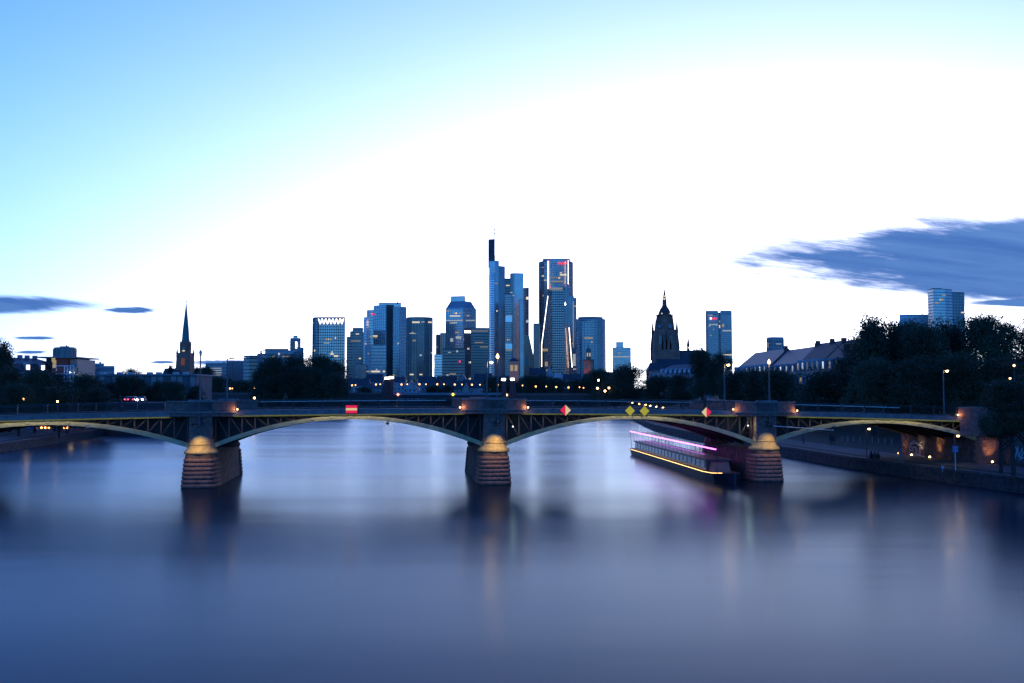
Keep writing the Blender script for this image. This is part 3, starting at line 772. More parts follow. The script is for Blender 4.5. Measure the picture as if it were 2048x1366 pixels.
for i, (px, py, Y, wp, v) in enumerate(((1060, 752, 620, 60, 4), (1085, 748, 640, 60, 3), (1110, 757, 610, 50, 4), (1150, 758, 600, 60, 3), (1180, 748, 600, 50, 4), (1010, 757, 630, 55, 3),
                                       (868, 772, 600, 52, 4), (893, 770, 610, 44, 3), (985, 754, 640, 50, 4), (728, 772, 600, 40, 3), (1035, 762, 600, 50, 3))):
    tree_px(px, py, Y, wp, ['quay tree below the green spire', 'quay tree below the tower with light lines', 'quay tree left of the pale palace facade', 'quay tree right of the pale palace facade',
                            'quay tree under the red church tower', 'quay tree right of the middle lamp pole', 'low quay tree right of the left bridge pylons, the larger of two',
                            'low quay tree right of the left bridge pylons, the smaller of two', 'quay tree behind the bright orange lamp', 'small quay tree left of the left bridge pylons',
                            'quay tree behind the right bridge pylons'][i], g, v, 0.03)
# the island trees left of the towers
g = 'big trees on the river island'
for i, (px, py, Y, wp, v) in enumerate(((548, 716, 445, 76, 4), (594, 709, 450, 84, 3), (640, 713, 455, 80, 4), (672, 722, 448, 60, 3), (618, 735, 440, 90, 4), (560, 745, 438, 80, 3), (665, 748, 436, 70, 4), (524, 733, 440, 46, 3))):
    tree_px(px, py, Y, wp, ['island tree left of the stepped white office roof', 'tallest island tree, in the middle of the clump', 'island tree just below the tower with the zigzag crown', 'island tree at the right end of the clump',
                            'front island tree filling the middle of the clump', 'front island tree at the lower left of the clump', 'front island tree at the lower right of the clump', 'small island tree at the left end of the clump'][i], g, v, 0.01)
struct(MB().prism([(-125, 425), (-60, 428), (-50, 440), (-60, 470), (-130, 470)], -1, 1.6).build('river_island', M_grass))
g = 'trees along the left bank'
LT = ((2, 684, 215, 62, 5, 'tall tree at the left picture edge'), (22, 735, 205, 70, 3, 'dark tree in front of the mansard house near the left edge'), (72, 742, 205, 90, 4, 'dense tree in front of the mansard house'),
      (112, 745, 215, 70, 3, 'dense tree left of the red brick building'), (168, 752, 225, 90, 4, 'dense tree right of the red brick building'), (215, 764, 300, 70, 3, 'low tree in front of the long flat building'),
      (262, 754, 305, 80, 4, 'bushy tree above the car headlights'), (318, 762, 306, 60, 3, 'low tree in front of the grey panels of the long flat building'), (262, 737, 600, 50, 3, 'round treetop behind the long flat building'),
      (415, 736, 600, 50, 4, 'dark tree right of the church nave'), (440, 752, 560, 60, 3, 'dark tree below the office block right of the church'), (340, 731, 800, 18, 5, 'small tree on the skyline left of the church tower'),
      (398, 733, 790, 28, 3, 'tree on the skyline right of the church tower'), (178, 742, 500, 30, 4, 'small tree right of the red brick building'), (487, 762, 520, 70, 4, 'low dark tree left of the island trees'), (368, 774, 470, 60, 3, 'low hedge-like tree below the church'),
      (40, 770, 190, 80, 4, 'low shrub-like tree at the lower left, behind the bridge railing'), (120, 772, 195, 90, 3, 'low shrub-like tree below the red brick building'), (200, 778, 215, 70, 4, 'low shrub-like tree left of the car lights'),
      (348, 764, 300, 56, 4, 'low tree left of the left lamp pole, before the long flat building'), (388, 770, 310, 46, 3, 'small tree right behind the left lamp pole'))
for px, py, Y, wp, v, lb in LT: tree_px(px, py, Y, wp, lb, g, v, 0.02)
# the leafy tree in front of the right bridge end
for px, py, Y, wp, v, lb in ((2022, 764, 101, 120, 4, 'nearest dark tree hanging over the right bridge end'), (2075, 748, 99, 130, 3, 'near dark tree cut by the right edge beside the bridge'),
                             (1998, 790, 104, 86, 3, 'small near tree covering the joint of bridge and abutment'), (2048, 772, 104, 110, 4, 'near tree behind the one hanging over the right bridge end')):
    p = W(px, py, Y); tree(p.x, Y, p.z, wp / 2 / F * Y, lb, 'near trees at the right bridge end', v, low=0.36)

# ------------------------------------------------------------------ the far old bridge with its lamps
FY = 480.0
fb = thing('stone_bridge', 'far low bridge of red stone and steel with rows of warm lamps', 'bridge', (0, FY, 0))
def fx(px, Y=FY): return (px - 1024) / F * Y
MB().box(fx(300), fx(787), FY, FY + 17, 5.6, 9.0).build('stone_deck', M_sand2, fb)
MB().box(fx(300), fx(787), FY - .25, FY + .3, 9.004, 10.0).build('parapet', M_sand, fb)
MB().box(fx(787) + .05, fx(1003) - .05, FY + .1, FY + 17, 7.2, 8.8).build('steel_girder', M_steel_d, fb)
MB().box(fx(787) + .05, fx(1003) - .05, FY - .1, FY + .05, 8.804, 9.9).build('parapet', M_greyw, fb)
MB().box(fx(1003), fx(1215), FY, FY + 17, 5.6, 8.6).build('stone_deck', M_sand2, fb)
MB().box(fx(1003), fx(1215), FY - .25, FY + .3, 8.604, 9.7).build('parapet', M_sand, fb)
for px in (420, 505, 600, 700, 780, 1010, 1100): MB().box(fx(px) - 2, fx(px) + 2, FY - .6, FY + 17.5, -1, 5.6 if not 787 <= px <= 1003 else 7.2).build('pier', M_sand2, fb)
for x0, x1, lean, Yd, tp in ((764, 777, 10, -1.2, 757.5), (776, 787.5, 3.0, -0.6, 756), (1003, 1013, -2.5, -1.2, 760), (1019, 1033, -3.5, -0.6, 759.5)):
    zt_ = W(1024, tp, FY).z; Y0 = FY + Yd; wtop = 7.5
    a0, a1 = fx(x0), fx(x1); mt = (fx(x0) + fx(x1)) / 2 + fx(1024 + lean) * 0.35
    t0, t1 = mt - fx(1024 + 4.2), mt + fx(1024 + 4.2)
    py_ = MB().loft([[(a0, Y0, 5.0), (a1, Y0, 5.0), (a1, Y0 + 3, 5.0), (a0, Y0 + 3, 5.0)], [(a0, Y0, 9.5), (a1, Y0, 9.5), (a1, Y0 + 3, 9.5), (a0, Y0 + 3, 9.5)],
                     [(t0, Y0 + .3, zt_ - .3), (t1, Y0 + .3, zt_ - .3), (t1, Y0 + 2.2, zt_ - .3), (t0, Y0 + 2.2, zt_ - .3)]]).build('pylon', M_brick, fb)
    MB().box(t0 + .05, t1 - .05, Y0 + .35, Y0 + 2.1, zt_ - .3, zt_ + .75).build('lamp_box', glow('pylon_light', (1.0, 0.86, 0.68), 4.0), py_)
LAMPS = [(338, 779, 0), (346.5, 779, 1), (370, 779, 0), (377, 779, 1), (413, 778, 0), (418.5, 778, 1), (460, 777, 0), (464.5, 777, 1), (509, 776, 0),
         (704, 770.5, 0), (711, 770, 1), (752, 769, 0), (760.5, 768.5, 1), (803, 769, 0), (814.5, 768.5, 1), (839, 768.5, 0), (852, 768.5, 1), (874.5, 768.5, 0),
         (888, 768.5, 1), (909.5, 769, 0), (924, 769, 1), (944, 769.5, 0), (960, 769.5, 1), (995.5, 770, 0), (1045, 771, 1), (1071.5, 773, 0), (1092.5, 773, 1), (1112.5, 774, 0), (1137, 775, 0), (1159, 774.5, 1), (1167, 775.5, 1)]
ORD2 = ORD + ['thirty-first', 'thirty-second']
M_globe = glow('globe_glass', (1.0, 0.43, 0.14), 1.7)
for i, (px, py, far) in enumerate(LAMPS):
    Y = FY + (15.5 if far else 1.2); p = W(px, py, Y); r = 0.31 if far else 0.42
    o = thing('globe_lamp', ORD2[i] + ' lit globe lamp from the left along the far bridge', 'street lamp', (p.x, Y, 8.9), 0, 'globe lamps along the far bridge')
    MB().tube((p.x, Y, 8.9), (p.x, Y, p.z - r), 0.09, 0.06, 6).build('pole', M_pole, o)
    MB().ball(p, r, 8, 6).build('globe', M_globe, o)
# small shipping marks on the far bridge
for px, py, lb, m2 in ((796, 789, 'tiny lit red and white diamond mark on the far bridge, left one', glow('far_mark_red', (1.0, 0.35, 0.25), 1.2)), (906, 789, 'tiny lit yellow diamond mark on the far bridge', glow('far_mark_yellow', (1, 0.85, 0.1), 1.0)),
                   (1013, 790, 'tiny lit white and red diamond mark on the far bridge, right one', glow('far_mark_white', (1.0, 0.6, 0.35), 1.2))):
    p = W(px, py, FY - 0.8); r = 0.72
    o = thing('bridge_mark', lb, 'sign', (p.x, p.y, p.z - r))
    MB().loft([[(p.x - r, y, p.z), (p.x, y, p.z - r), (p.x + r, y, p.z), (p.x, y, p.z + r)] for y in (p.y, p.y + .1)]).build('mark_board', m2, o)
    MB().box(p.x - .05, p.x + .05, p.y + .1, p.y + .62, p.z - .05, p.z + .05).build('bracket', M_black, o)
# lamps along both promenades
def prom_lamp(x, y, label, zt_, e=70, big=0.16, group='promenade lamps'):
    z0 = ground_z(x, y); o = thing('promenade_lamp', label, 'street lamp', (x, y, z0), 0, group)
    MB().tube((x, y, z0), (x, y, zt_), 0.06, 0.045, 6).build('pole', M_pole, o)
    MB().tube((x, y, zt_), (x + .35, y, zt_ + .12), .04, .03, 6).box(x + .18, x + .62, y - .12, y + .12, zt_ + .08, zt_ + .18).build('lamp_head', M_black, o)
    MB().ball((x + .4, y, zt_ + .02), big, 8, 6, .7).build('bulb', M_warm, o)
    if e: lamp_light(o, 'POINT', (x + .4, y, zt_ - .35), e, (1.0, 0.6, 0.24), 0.12)
p = W(1732, 858, 130); prom_lamp(p.x, 130, 'lit promenade lamp under the right hand arch', p.z, 30)
p = W(1909, 872, 110); prom_lamp(p.x, 110, 'lit promenade lamp beside the blue sign near the abutment', p.z, 34)
for i, Y in enumerate((221, 246, 267, 287, 309, 328, 357, 396, 430, 466)):
    x = interp(RB, Y) + 2.2; prom_lamp(x, Y, ORD[i] + ' promenade lamp along the right bank beyond the bridge, counted from near', 5.9, 8, 0.26, 'lamps along the far right promenade')
for i, Y in enumerate((183, 197, 211, 222, 232, 243, 254, 270, 285)):
    x = interp(LB, Y) - 1.6; prom_lamp(x, Y, ORD[i] + ' promenade lamp along the left bank beyond the bridge, counted from near', 5.0, 8, 0.24, 'lamps along the left promenade')
for i, (px, py, Y, lb) in enumerate(((1197, 760.5, 450, 'white lamp among the dark trees right of the round tower'), (1224, 761, 470, 'faint lamp among the dark trees above the far promenade'), (1195, 776.5, 440, 'lamp low in the trees at the end of the far bridge'),
                                  (1210, 782, 420, 'lowest lamp in the trees at the end of the far bridge'), (1218, 776, 430, 'lamp just right of the lowest lamp in the trees'), (509, 796, 330, 'tiny warm lamp behind the bridge railing below the island trees'),
                                  (115, 803, 190, 'warm lamp behind the bridge railing at the left'), (47, 798, 190, 'small orange lamp in the shrubs at the left edge'), (26, 786, 200, 'small white lamp in the trees at the left edge'),
                                  (2028, 731, 150, 'bright lamp on a mast at the right edge'), (2020, 757, 135, 'lower of the two lamps at the right edge'))):
    p = W(px, py, Y); z0 = ground_z(p.x, Y)
    o = thing('street_lamp', lb, 'street lamp', (p.x, Y, z0), 0, 'single street lamps on the banks')
    MB().tube((p.x, Y, z0), (p.x, Y, p.z), 0.07, 0.05, 6).build('pole', M_pole, o)
    MB().ball(p, max(0.14, 2.0 / F * Y), 8, 6).build('bulb', M_warm_s if i != 8 else M_white, o)
    if i > 8: lamp_light(o, 'POINT', p + Vector((0, -.5, -.3)), 5, (1.0, .6, .25), .15)

# ------------------------------------------------------------------ the skyline
def edge_frame(a, b):
    d = Vector((b[0] - a[0], b[1] - a[1], 0)); L_ = d.length; d.normalize()
    return d, Vector((d.y, -d.x, 0)), L_
def foot_px(pts, Y, py):
    return [W(px, py, Y + dy) for px, dy in pts]
def ray_on(a, b, px, py):
    """point where the view ray of a pixel meets the vertical plane through a and b"""
    r = W(px, py, 1000.0) - CAM; d, n, _ = edge_frame(a, b)
    t = (Vector((a[0], a[1], 0)) - Vector((CAM.x, CAM.y, 0))).dot(n) / r.dot(n)
    return CAM + r * t
class Bld:
    """a building whose blocks, bands, mullions and lit panes become parts"""
    def __init__(s, name, label, Y, px, cat='skyscraper', z0=4.5, group='towers of the skyline'):
        p = W(px, 785, Y); s.root = thing(name, label, cat, (p.x, Y, z0), 0, group); s.Y = Y; s.z0 = z0
        s.win = {}; s.r = random.Random(hash(label) % 1000 if False else sum(map(ord, label)))
    def block(s, pts, top, glass, clad, style='grid', floor=3.8, bay=3.2, lit=0.04, bot=None, bh=1.1, mw=0.5, name='body', pr=0.35, strips=(), roof=None):
        """pts: (px, depth offset) anticlockwise seen from above, i.e. left to right along the front"""
        Y = s.Y; pm = (top + 760) / 2
        foot = foot_px(pts, Y, pm); zt_ = W(1024, top, Y + pts[0][1]).z
        z0 = s.z0 if bot is None else W(1024, bot, Y).z
        body = MB().prism([(p.x, p.y) for p in foot], z0, zt_).build(name, glass, s.root)
        bands, mull = MB(), MB(); n = len(foot)
        if roof is not False:
            c = sum((p.x for p in foot)) / n, sum((p.y for p in foot)) / n
            MB().prism([(c[0] + (p.x - c[0]) * .985, c[1] + (p.y - c[1]) * .985) for p in foot], zt_ + .005, zt_ + 1.2).build('roof_edge', clad, body)
        nf = max(1, int((zt_ - z0) / floor))
        for i in range(n):
            a, b = foot[i], foot[(i + 1) % n]; d, nr, L_ = edge_frame(a, b)
            if nr.dot(Vector((CAM.x - a.x, CAM.y - a.y, 0))) <= 0 or L_ < 0.8: continue
            a3 = Vector((a.x, a.y, 0))
            def P(u, z, o): return a3 + d * u + nr * o + Vector((0, 0, z))
            nb = max(1, int(round(L_ / bay))); bw = L_ / nb
            if style in ('grid', 'bands'):
                for k in range(1, nf + 1):
                    z = z0 + k * floor
                    if z > zt_: break
                    bands.add([P(0, z - bh, pr), P(L_, z - bh, pr), P(L_, z, pr), P(0, z, pr), P(0, z - bh, 0), P(L_, z - bh, 0), P(L_, z, 0), P(0, z, 0)],
                              [(0, 1, 2, 3), (4, 5, 1, 0), (3, 2, 6, 7), (0, 3, 7, 4), (1, 5, 6, 2)])
            if style in ('grid', 'ribs'):
                for k in range(nb + 1):
                    u = min(max(k * bw, mw / 2), L_ - mw / 2); q = pr + 0.12
                    mull.add([P(u - mw / 2, z0, q), P(u + mw / 2, z0, q), P(u + mw / 2, zt_, q), P(u - mw / 2, zt_, q), P(u - mw / 2, z0, 0), P(u + mw / 2, z0, 0), P(u + mw / 2, zt_, 0), P(u - mw / 2, zt_, 0)],
                             [(0, 1, 2, 3), (4, 0, 3, 7), (1, 5, 6, 2), (3, 2, 6, 7)])
            if lit:
                for k in range(nf):
                    fl = s.r.random(); pf = lit * (1.8 if fl > 0.88 else 0.28)
                    run = 0
                    for j in range(nb):
                        if run > 0 or s.r.random() < pf:
                            run = run - 1 if run > 0 else s.r.choice((0, 0, 1, 3))
                            m = s.r.choices((M_winW, M_winC, M_winB), (5, 3, 1))[0]
                            z = z0 + k * floor + 0.15; h = floor - bh - 0.3
                            h = max(h, 1.2)
                            s.win.setdefault(m.name, (m, MB()))[1].quad(P(j * bw + .3, z, 0.06), P((j + 1) * bw - .3, z, 0.06), P((j + 1) * bw - .3, z + h, 0.06), P(j * bw + .3, z + h, 0.06))
        if bands.v: bands.build('floor_bands', clad, body, kind='stuff')
        if mull.v: mull.build('mullions', clad, body, kind='stuff')
        s.last = foot
        return body
    def strip(s, px0, px1, py, hpx, m=None, e=0, off=0.7):
        """a row of lit panes on edge e of the last block"""
        a, b = s.last[e], s.last[(e + 1) % len(s.last)]
        d, nr, L_ = edge_frame(a, b); m = m or M_winB
        x = px0
        while x < px1 - 0.4:
            x2 = min(x + 2.2, px1)
            q = [ray_on(a, b, *c) + nr * off for c in ((x, py + hpx / 2), (x2 - .5, py + hpx / 2), (x2 - .5, py - hpx / 2), (x, py - hpx / 2))]
            s.win.setdefault(m.name, (m, MB()))[1].quad(*q); x = x2
    def line(s, pts, r, m=M_line, e=0, off=1.0, name='light_line'):
        a, b = s.last[e], s.last[(e + 1) % len(s.last)]; nr = edge_frame(a, b)[1]
        q = [ray_on(a, b, *c) + nr * off for c in pts]; mb = MB()
        for p0, p1 in zip(q, q[1:]): mb.beam(p0, p1, r, r)
        return mb.build(name, m, s.root)
    def done(s):
        for m, mb in s.win.values(): mb.build('lit_windows', m, s.root, kind='stuff')
        return s.root
def bx(x0, x1, d=30, t=0): return [(x0, t), (x1, t), (x1, t + d), (x0, t + d)]
def rot2(x0, xc, x1, d0, d1):
    """two visible faces meeting at column xc"""
    return [(x0, d0), (xc, 0), (x1, d1), ((x0 + x1) / 2, d0 + d1 + 8)]
def arc(x0, x1, depth, back, n=10):
    pts = []
    for i in range(n + 1):
        u = i / n; pts.append((x0 + (x1 - x0) * (0.5 - 0.5 * math.cos(PI * u)), depth * (1 - math.sin(PI * u))))
    return pts + [(x1, depth + back), (x0, depth + back)]

def text_mesh(txt, size, m, parent, origin, right, up, name, shear=0.0):
    cu = bpy.data.curves.new(name, 'FONT'); cu.body = txt; cu.size = size; cu.shear = shear; cu.extrude = 0.05
    tmp = bpy.data.objects.new(name, cu); C.objects.link(tmp)
    dg = bpy.context.evaluated_depsgraph_get(); me = bpy.data.meshes.new_from_object(tmp.evaluated_get(dg))
    bpy.data.objects.remove(tmp); bpy.data.curves.remove(cu)
    me.materials.clear(); me.materials.append(m); me.name = name
    o = bpy.data.objects.new(name, me); C.objects.link(o); o.parent = parent
    right, up = Vector(right).normalized(), Vector(up); nrm = right.cross(up)
    M4 = Matrix((right, up, nrm)).transposed().to_4x4(); M4.translation = Vector(origin) - Vector(ORG[parent.name])
    o.matrix_local = M4
    return o

b = Bld('zigzag_tower', 'gridded tower with a lit white zigzag crown, leftmost of the tall group', 1500, 657)
b.block([(625, 14), (628, 5), (637, 0), (690, 1), (690, 42), (625, 42)], 637, G_blue, S_dark, 'grid', 4.2, 3.4, 0.02, bh=0.9, mw=0.55)
zz = [(637, 637.5)]
for i in range(7): zz += [(640.6 + i * 7.2, 648), (644.4 + i * 7.2, 637.5)]
b.line([(x, y) for x, y in zz if x < 690.5], 0.9, M_line, 2, name='zigzag_light')
b.strip(660, 668, 708, 3, e=2); b.strip(668, 677, 712, 3, e=2); b.strip(670, 673, 676, 3, e=2); b.strip(648, 660, 686, 2, M_winC, e=2); b.strip(663, 666, 704, 3, e=2)
b.done()
b = Bld('stepped_tower', 'dark stepped tower right of the zigzag crown tower', 1430, 710)
b.block(bx(693, 726), 675, G_dark, S_dark, 'bands', 4, 3, 0.025); b.block(bx(700, 726, 28, -2), 664, G_dark, S_dark, 'bands', 4, 3, 0.025); b.block(bx(705, 726, 24, -4), 657, G_dark, S_mid, 'bands', 4, 3, 0.025)
b.strip(712, 719, 668, 2); b.strip(718, 723, 717, 2.5); b.strip(702, 722, 682, 1.6, M_winW)
b.done()
b = Bld('twin_wing_tower', 'broad blue glass tower with a dark central fin and stepped left side', 1450, 770)
b.block([(723, 30), (735, 20), (748, 20), (748, 50), (723, 50)], 668, G_blue, S_mid, 'bands', 4, 3, 0.02)
b.block([(727, 22), (736, 14), (748, 14), (748, 44), (727, 44)], 636, G_brt, S_sil, 'bands', 4, 3, 0.02)
b.block([(733, 16), (738, 10), (749, 10), (749, 44), (733, 44)], 622, G_blue, S_sil, 'bands', 4, 3, 0.03)
MB().ball(W(744, 628, 1455), 1.2, 8, 6).build('red_logo', M_redsign, b.root)
b.block([(747, 8), (771, 0), (773, 12), (774, 44), (747, 44)], 612.5, G_blue, S_sil, 'grid', 4.2, 3.2, 0.02)
b.strip(747, 756, 672, 2.4); b.strip(749, 755, 675, 2, M_winW); b.strip(738, 746, 673, 2, M_winW)
b.block([(771, 12), (787, 14), (787, 40), (771, 40)], 611, S_dark, S_dark, 'plain', lit=0, name='dark_fin')
b.block([(786, 4), (799, 0), (812, 7), (812, 44), (786, 44)], 615, G_mid, S_sil, 'grid', 4.2, 3.2, 0.02, bh=1.4)
b.block(bx(757, 802, 24, 16), 607, G_blue, S_mid, 'plain', lit=0, bot=618, name='roof_house')
MB().box(*sorted((W(794, 606, 1466).x, W(796, 606, 1466).x)), 1466, 1469, W(1024, 608, 1466).z, W(1024, 604, 1466).z).build('roof_mast', S_dark, b.root)
b.done()
b = Bld('office_block', 'low mauve office block in front of the dark-finned tower', 1380, 751, 'office block')
b.block(bx(711, 745, 20, 8), 730, G_mid, S_mid, 'ribs', 4, 3, 0.02); b.block([(730, 10), (743, 0), (772, 0), (772, 30), (730, 30)], 693, G_mid, S_lite, 'bands', 4.5, 3, 0.02, bh=2.2)
b.strip(743, 761, 743, 3, e=1); b.strip(766, 771, 743, 3, e=1); b.strip(733, 742, 743, 2.6, M_winW, e=1); b.block(bx(745, 762, 14, 6), 690, S_mid, S_mid, 'plain', lit=0, bot=695, name='roof_house')
b.done()
b = Bld('curved_glass_tower', 'dark glass tower with a gently curved front and lit top rows', 1600, 839)
b.block([(813, 10), (822, 3), (834, 0), (849, 2), (858, 7), (865, 14), (865, 50), (813, 50)], 636, G_dark, S_mid, 'ribs', 4, 4.4, 0.05, mw=0.4)
b.strip(825, 840, 644.5, 3.2, e=1); b.strip(856, 864, 644.5, 3, e=3); b.strip(819, 833, 667, 1.6, M_winC, e=1); b.strip(826, 832, 681, 3, M_winW, e=1)
b.strip(820, 828, 749, 2.5, e=1); b.strip(839, 845, 749, 2.5, e=2); b.strip(843, 850, 644, 2, M_winC, e=2)
b.done()
b = Bld('grey_slab_tower', 'narrow grey slab between the curved tower and the chamfered tower', 1750, 881)
b.block(bx(872, 891), 670, S_mid, S_mid, 'ribs', 4, 3, 0.01); b.block(bx(880, 893, 20, -8), 667, G_mid, S_mid, 'ribs', 4, 3, 0.01); b.done()
b = Bld('pale_low_tower', 'small pale office tower with lit left edge below the chamfered tower', 1500, 875, 'office block')
b.block(bx(868, 884, 18), 710, G_brt, S_lite, 'bands', 4, 3, 0.10); b.strip(868, 869.6, 730, 14); b.done()
b = Bld('chamfered_tower', 'blue tower with sloped shoulders and a boxy crown left of the tallest tower', 1650, 921)
b.block([(891, 10), (926, 0), (952, 16), (945, 50), (895, 50)], 618, G_blue, S_sil, 'grid', 4.0, 3.4, 0.06, bh=1.2, mw=.4)
f0 = foot_px([(891, 10), (926, 0), (952, 16), (945, 50), (895, 50)], 1650, 610); f1 = foot_px([(901, 14), (926, 6), (942, 18), (940, 44), (903, 44)], 1650, 605)
z0_, z1_ = W(1024, 618, 1655).z, W(1024, 602, 1655).z
MB().loft([[(p.x, p.y, z0_ + .01) for p in f0], [(p.x, p.y, z1_) for p in f1]]).build('sloped_shoulder', G_blue, b.root)
b.strip(900, 921, 632, 2); b.strip(892, 925, 641, 2.2, M_winC); b.strip(912, 923, 675, 5, M_winC); b.strip(901, 907, 680, 7, M_winC); b.strip(932, 950, 641, 2.2, M_winC, e=1)
b.block([(901, 14), (928, 8), (931, 18), (930, 40), (903, 40)], 594, G_blue, S_mid, 'plain', lit=0, bot=606, name='crown_box'); b.done()
b = Bld('dark_office_block', 'dark mid-rise with a few lit windows in front of the chamfered tower', 1350, 908, 'office block')
b.block([(885, 0), (930, 4), (930, 30), (885, 30)], 698, G_dark, S_dark, 'bands', 4, 3, 0.02); b.strip(896, 902, 705, 1.8, M_winC); b.strip(893, 898, 750, 3, M_winC); b.strip(899, 912, 748, 2.4, M_winW)
MB().ball(W(919.5, 723, 1340), 1.1, 8, 6).build('red_beacon', M_redbeacon, b.root); b.done()
b = Bld('dark_slab_tower', 'dark banded slab with a lit white roof sign left of the tallest tower', 1450, 954)
b.block([(928, 14), (942, 0), (979, 6), (979, 40), (928, 40)], 658, G_dark, S_dark, 'bands', 4, 3, 0.03); b.strip(930, 942, 663.5, 3.6, M_white, e=0); b.strip(949, 967, 685, 1.6, M_winW, e=1); b.strip(943, 977, 662, 1.4, M_winW, e=1); b.strip(960, 976, 694, 1.5, M_winW, e=1)
b.done()
b = Bld('tallest_tower', 'tallest tower with a dark slab summit, antenna and clustered blue shafts', 1725, 1012)
b.block([(977, 26), (986, 22), (989, 24), (989, 40), (977, 40)], 480, S_dark, S_dark, 'ribs', 4, 2.2, 0, name='summit_slab', bot=530)
b.block([(977, 24), (987, 20), (990, 22), (990, 42), (977, 42)], 512, S_dark, S_dark, 'plain', lit=0, name='summit_slab', bot=530)
b.block([(978, 18), (990, 14), (998, 20), (998, 46), (978, 46)], 523, G_blue, S_mid, 'plain', lit=0, name='upper_shaft')
b.block([(978, 16), (982, 9), (989, 5), (989, 40), (978, 40)], 548, G_brt, S_sil, 'bands', 4, 3, 0.02, bh=1.5, name='curved_glass_side')
b.strip(979, 988, 552, 2.4, M_pane_m, e=1); b.strip(979, 988, 557, 2.0, M_pane_m, e=1)
b.block([(988, 8), (990, 3), (997, 0), (1010, 9), (1008, 30), (990, 30)], 534, G_mid, S_sil, 'plain', lit=0.0, name='corner_shaft')
b.strip(993, 996, 622, 3, e=1); b.strip(990, 996, 567, 2, M_winW, e=1)
b.block([(1009, 16), (1021, 16), (1021, 40), (1009, 40)], 558, G_dark, S_dark, 'bands', 4, 3, 0.03, name='link_shaft'); b.strip(1012, 1020, 571, 2.2)
b.block([(1010, 10), (1041, 10), (1041, 34), (1010, 34)], 590, G_mid, S_mid, 'grid', 4, 3, 0.02, bot=None, name='garden_front', mw=.35)
b.strip(1012, 1032, 700, 2.0, M_winW); b.strip(1012, 1040, 632, 1.6, M_winC); b.strip(1013, 1038, 688, 1.5, M_winC)
for y0, y1 in ((632, 644), (687, 698)):
    q = foot_px([(1011, 9.2), (1040, 9.2)], 1725, 640)
    MB().box(q[0].x, q[1].x, 1725 + 9.2, 1725 + 9.9, W(1024, y1, 1734).z, W(1024, y0, 1734).z).build('sky_garden', G_brt, b.root)
b.block([(1020, 12), (1029, 6), (1047, 10), (1047, 40), (1020, 40)], 548, G_blue, S_sil, 'plain', lit=0.0, name='right_shaft'); b.strip(1021, 1026, 585, 2, M_winC); b.strip(1026, 1029, 591, 2.5, M_winC)
b.block([(1040, 5), (1047, 8), (1047, 30), (1040, 30)], 600, G_blue, S_sil, 'plain', lit=0, name='shaft_edge')
tp = W(989, 480, 1752); an = MB().tube(tp, tp + Vector((0, 0, 26)), 0.7, 0.5, 6).tube(tp + Vector((0, 0, 26)), tp + Vector((0, 0, 39)), 0.35, 0.2, 6)
for hz in (11, 19): an.lathe([(0.6, tp.z + hz - .6), (1.5, tp.z + hz - .4), (1.5, tp.z + hz + .6), (0.6, tp.z + hz + .8)], tp.x, tp.y, 8)
an.build('antenna', mat('pale_antenna', (0.55, 0.5, 0.6), 0.5), b.root); b.done()
b = Bld('gridded_tower', 'slim gridded tower with a flared foot tucked behind the tallest tower', 1800, 1053)
b.block([(1046, 6), (1058, 0), (1058, 30), (1046, 30)], 577, G_mid, mat('pale_grid', (0.42, 0.45, 0.40), 0.6), 'grid', 6, 5, 0.10, bh=.9, mw=.7)
q0 = foot_px([(1046, 0), (1058, 0), (1058, 30), (1046, 30)], 1790, 700); q1 = foot_px([(1046, 0), (1067, 0), (1067, 30), (1046, 30)], 1790, 720)
MB().loft([[(p.x, p.y, W(1024, 712, 1790).z) for p in q1], [(p.x, p.y, W(1024, 670, 1790).z) for p in q0]]).build('flared_foot', G_dark, b.root)
MB().prism([(p.x, p.y) for p in q1], 4.5, W(1024, 712, 1790).z - .02).build('foot_block', G_dark, b.root); b.done()
b = Bld('dark_narrow_tower', 'narrow dark tower left of the tower with the light lines', 1620, 1073)
b.block(bx(1067, 1081, 24), 648, G_dark, S_dark, 'ribs', 4, 3, 0.0); b.done()
b = Bld('light_line_tower', 'rounded glass tower with red sign and vertical white light lines', 1800, 1112)
b.block(arc(1078, 1146, 14, 40, 12), 525, G_mid, S_mid, 'grid', 4.0, 3.6, 0.035, bh=.9, mw=.3)
b.block(arc(1085, 1141, 10, 30, 8), 519.5, G_mid, S_mid, 'plain', lit=0, bot=527, name='crown_ring')
zf = b.last
f_ = foot_px([(1090, 0), (1140, 0)], 1797, 560); b.last = f_
b.strip(1120, 1134, 549.5, 3); b.strip(1120, 1124, 545.5, 2); b.strip(1101, 1120, 555, 1.6, M_winW); b.strip(1103, 1128, 563, 2.4, M_winW); b.strip(1083, 1098, 700, 5, M_winW); b.strip(1090, 1096, 728, 9, M_winW); b.strip(1083, 1088, 535, 2, M_winW)
b.line([(1096, 521), (1096, 581)], .8); b.line([(1136.4, 521), (1136.4, 627)], .8)
p_ = ray_on(f_[0], f_[1], 1114.5, 528.5); text_mesh('Helaba', 6.2, M_redsign, b.root, p_ + Vector((0, -1.5, 0)), (1, 0, 0), (0, 0, 1), 'red_sign', 0.25)
for px in (1096.5, 1134): MB().ball(W(px, 521.5, 1795), 0.8, 8, 6).build('red_beacon', M_redbeacon, b.root)
b.done()
b = Bld('slant_top_tower', 'tall tower with a slanted top standing in front of the red sign tower', 1600, 1117)
b.block([(1096, 6), (1104, 0), (1130, 0), (1130, 30), (1096, 30)], 578, G_mid, S_dark, 'grid', 3.9, 3.2, 0.006, bh=1.3, mw=.5, roof=False)
q = foot_px([(1096, 6), (1104, 0), (1130, 0), (1130, 30), (1096, 30)], 1600, 660); za, zb = W(1024, 577.9, 1600).z, W(1024, 572.5, 1600).z
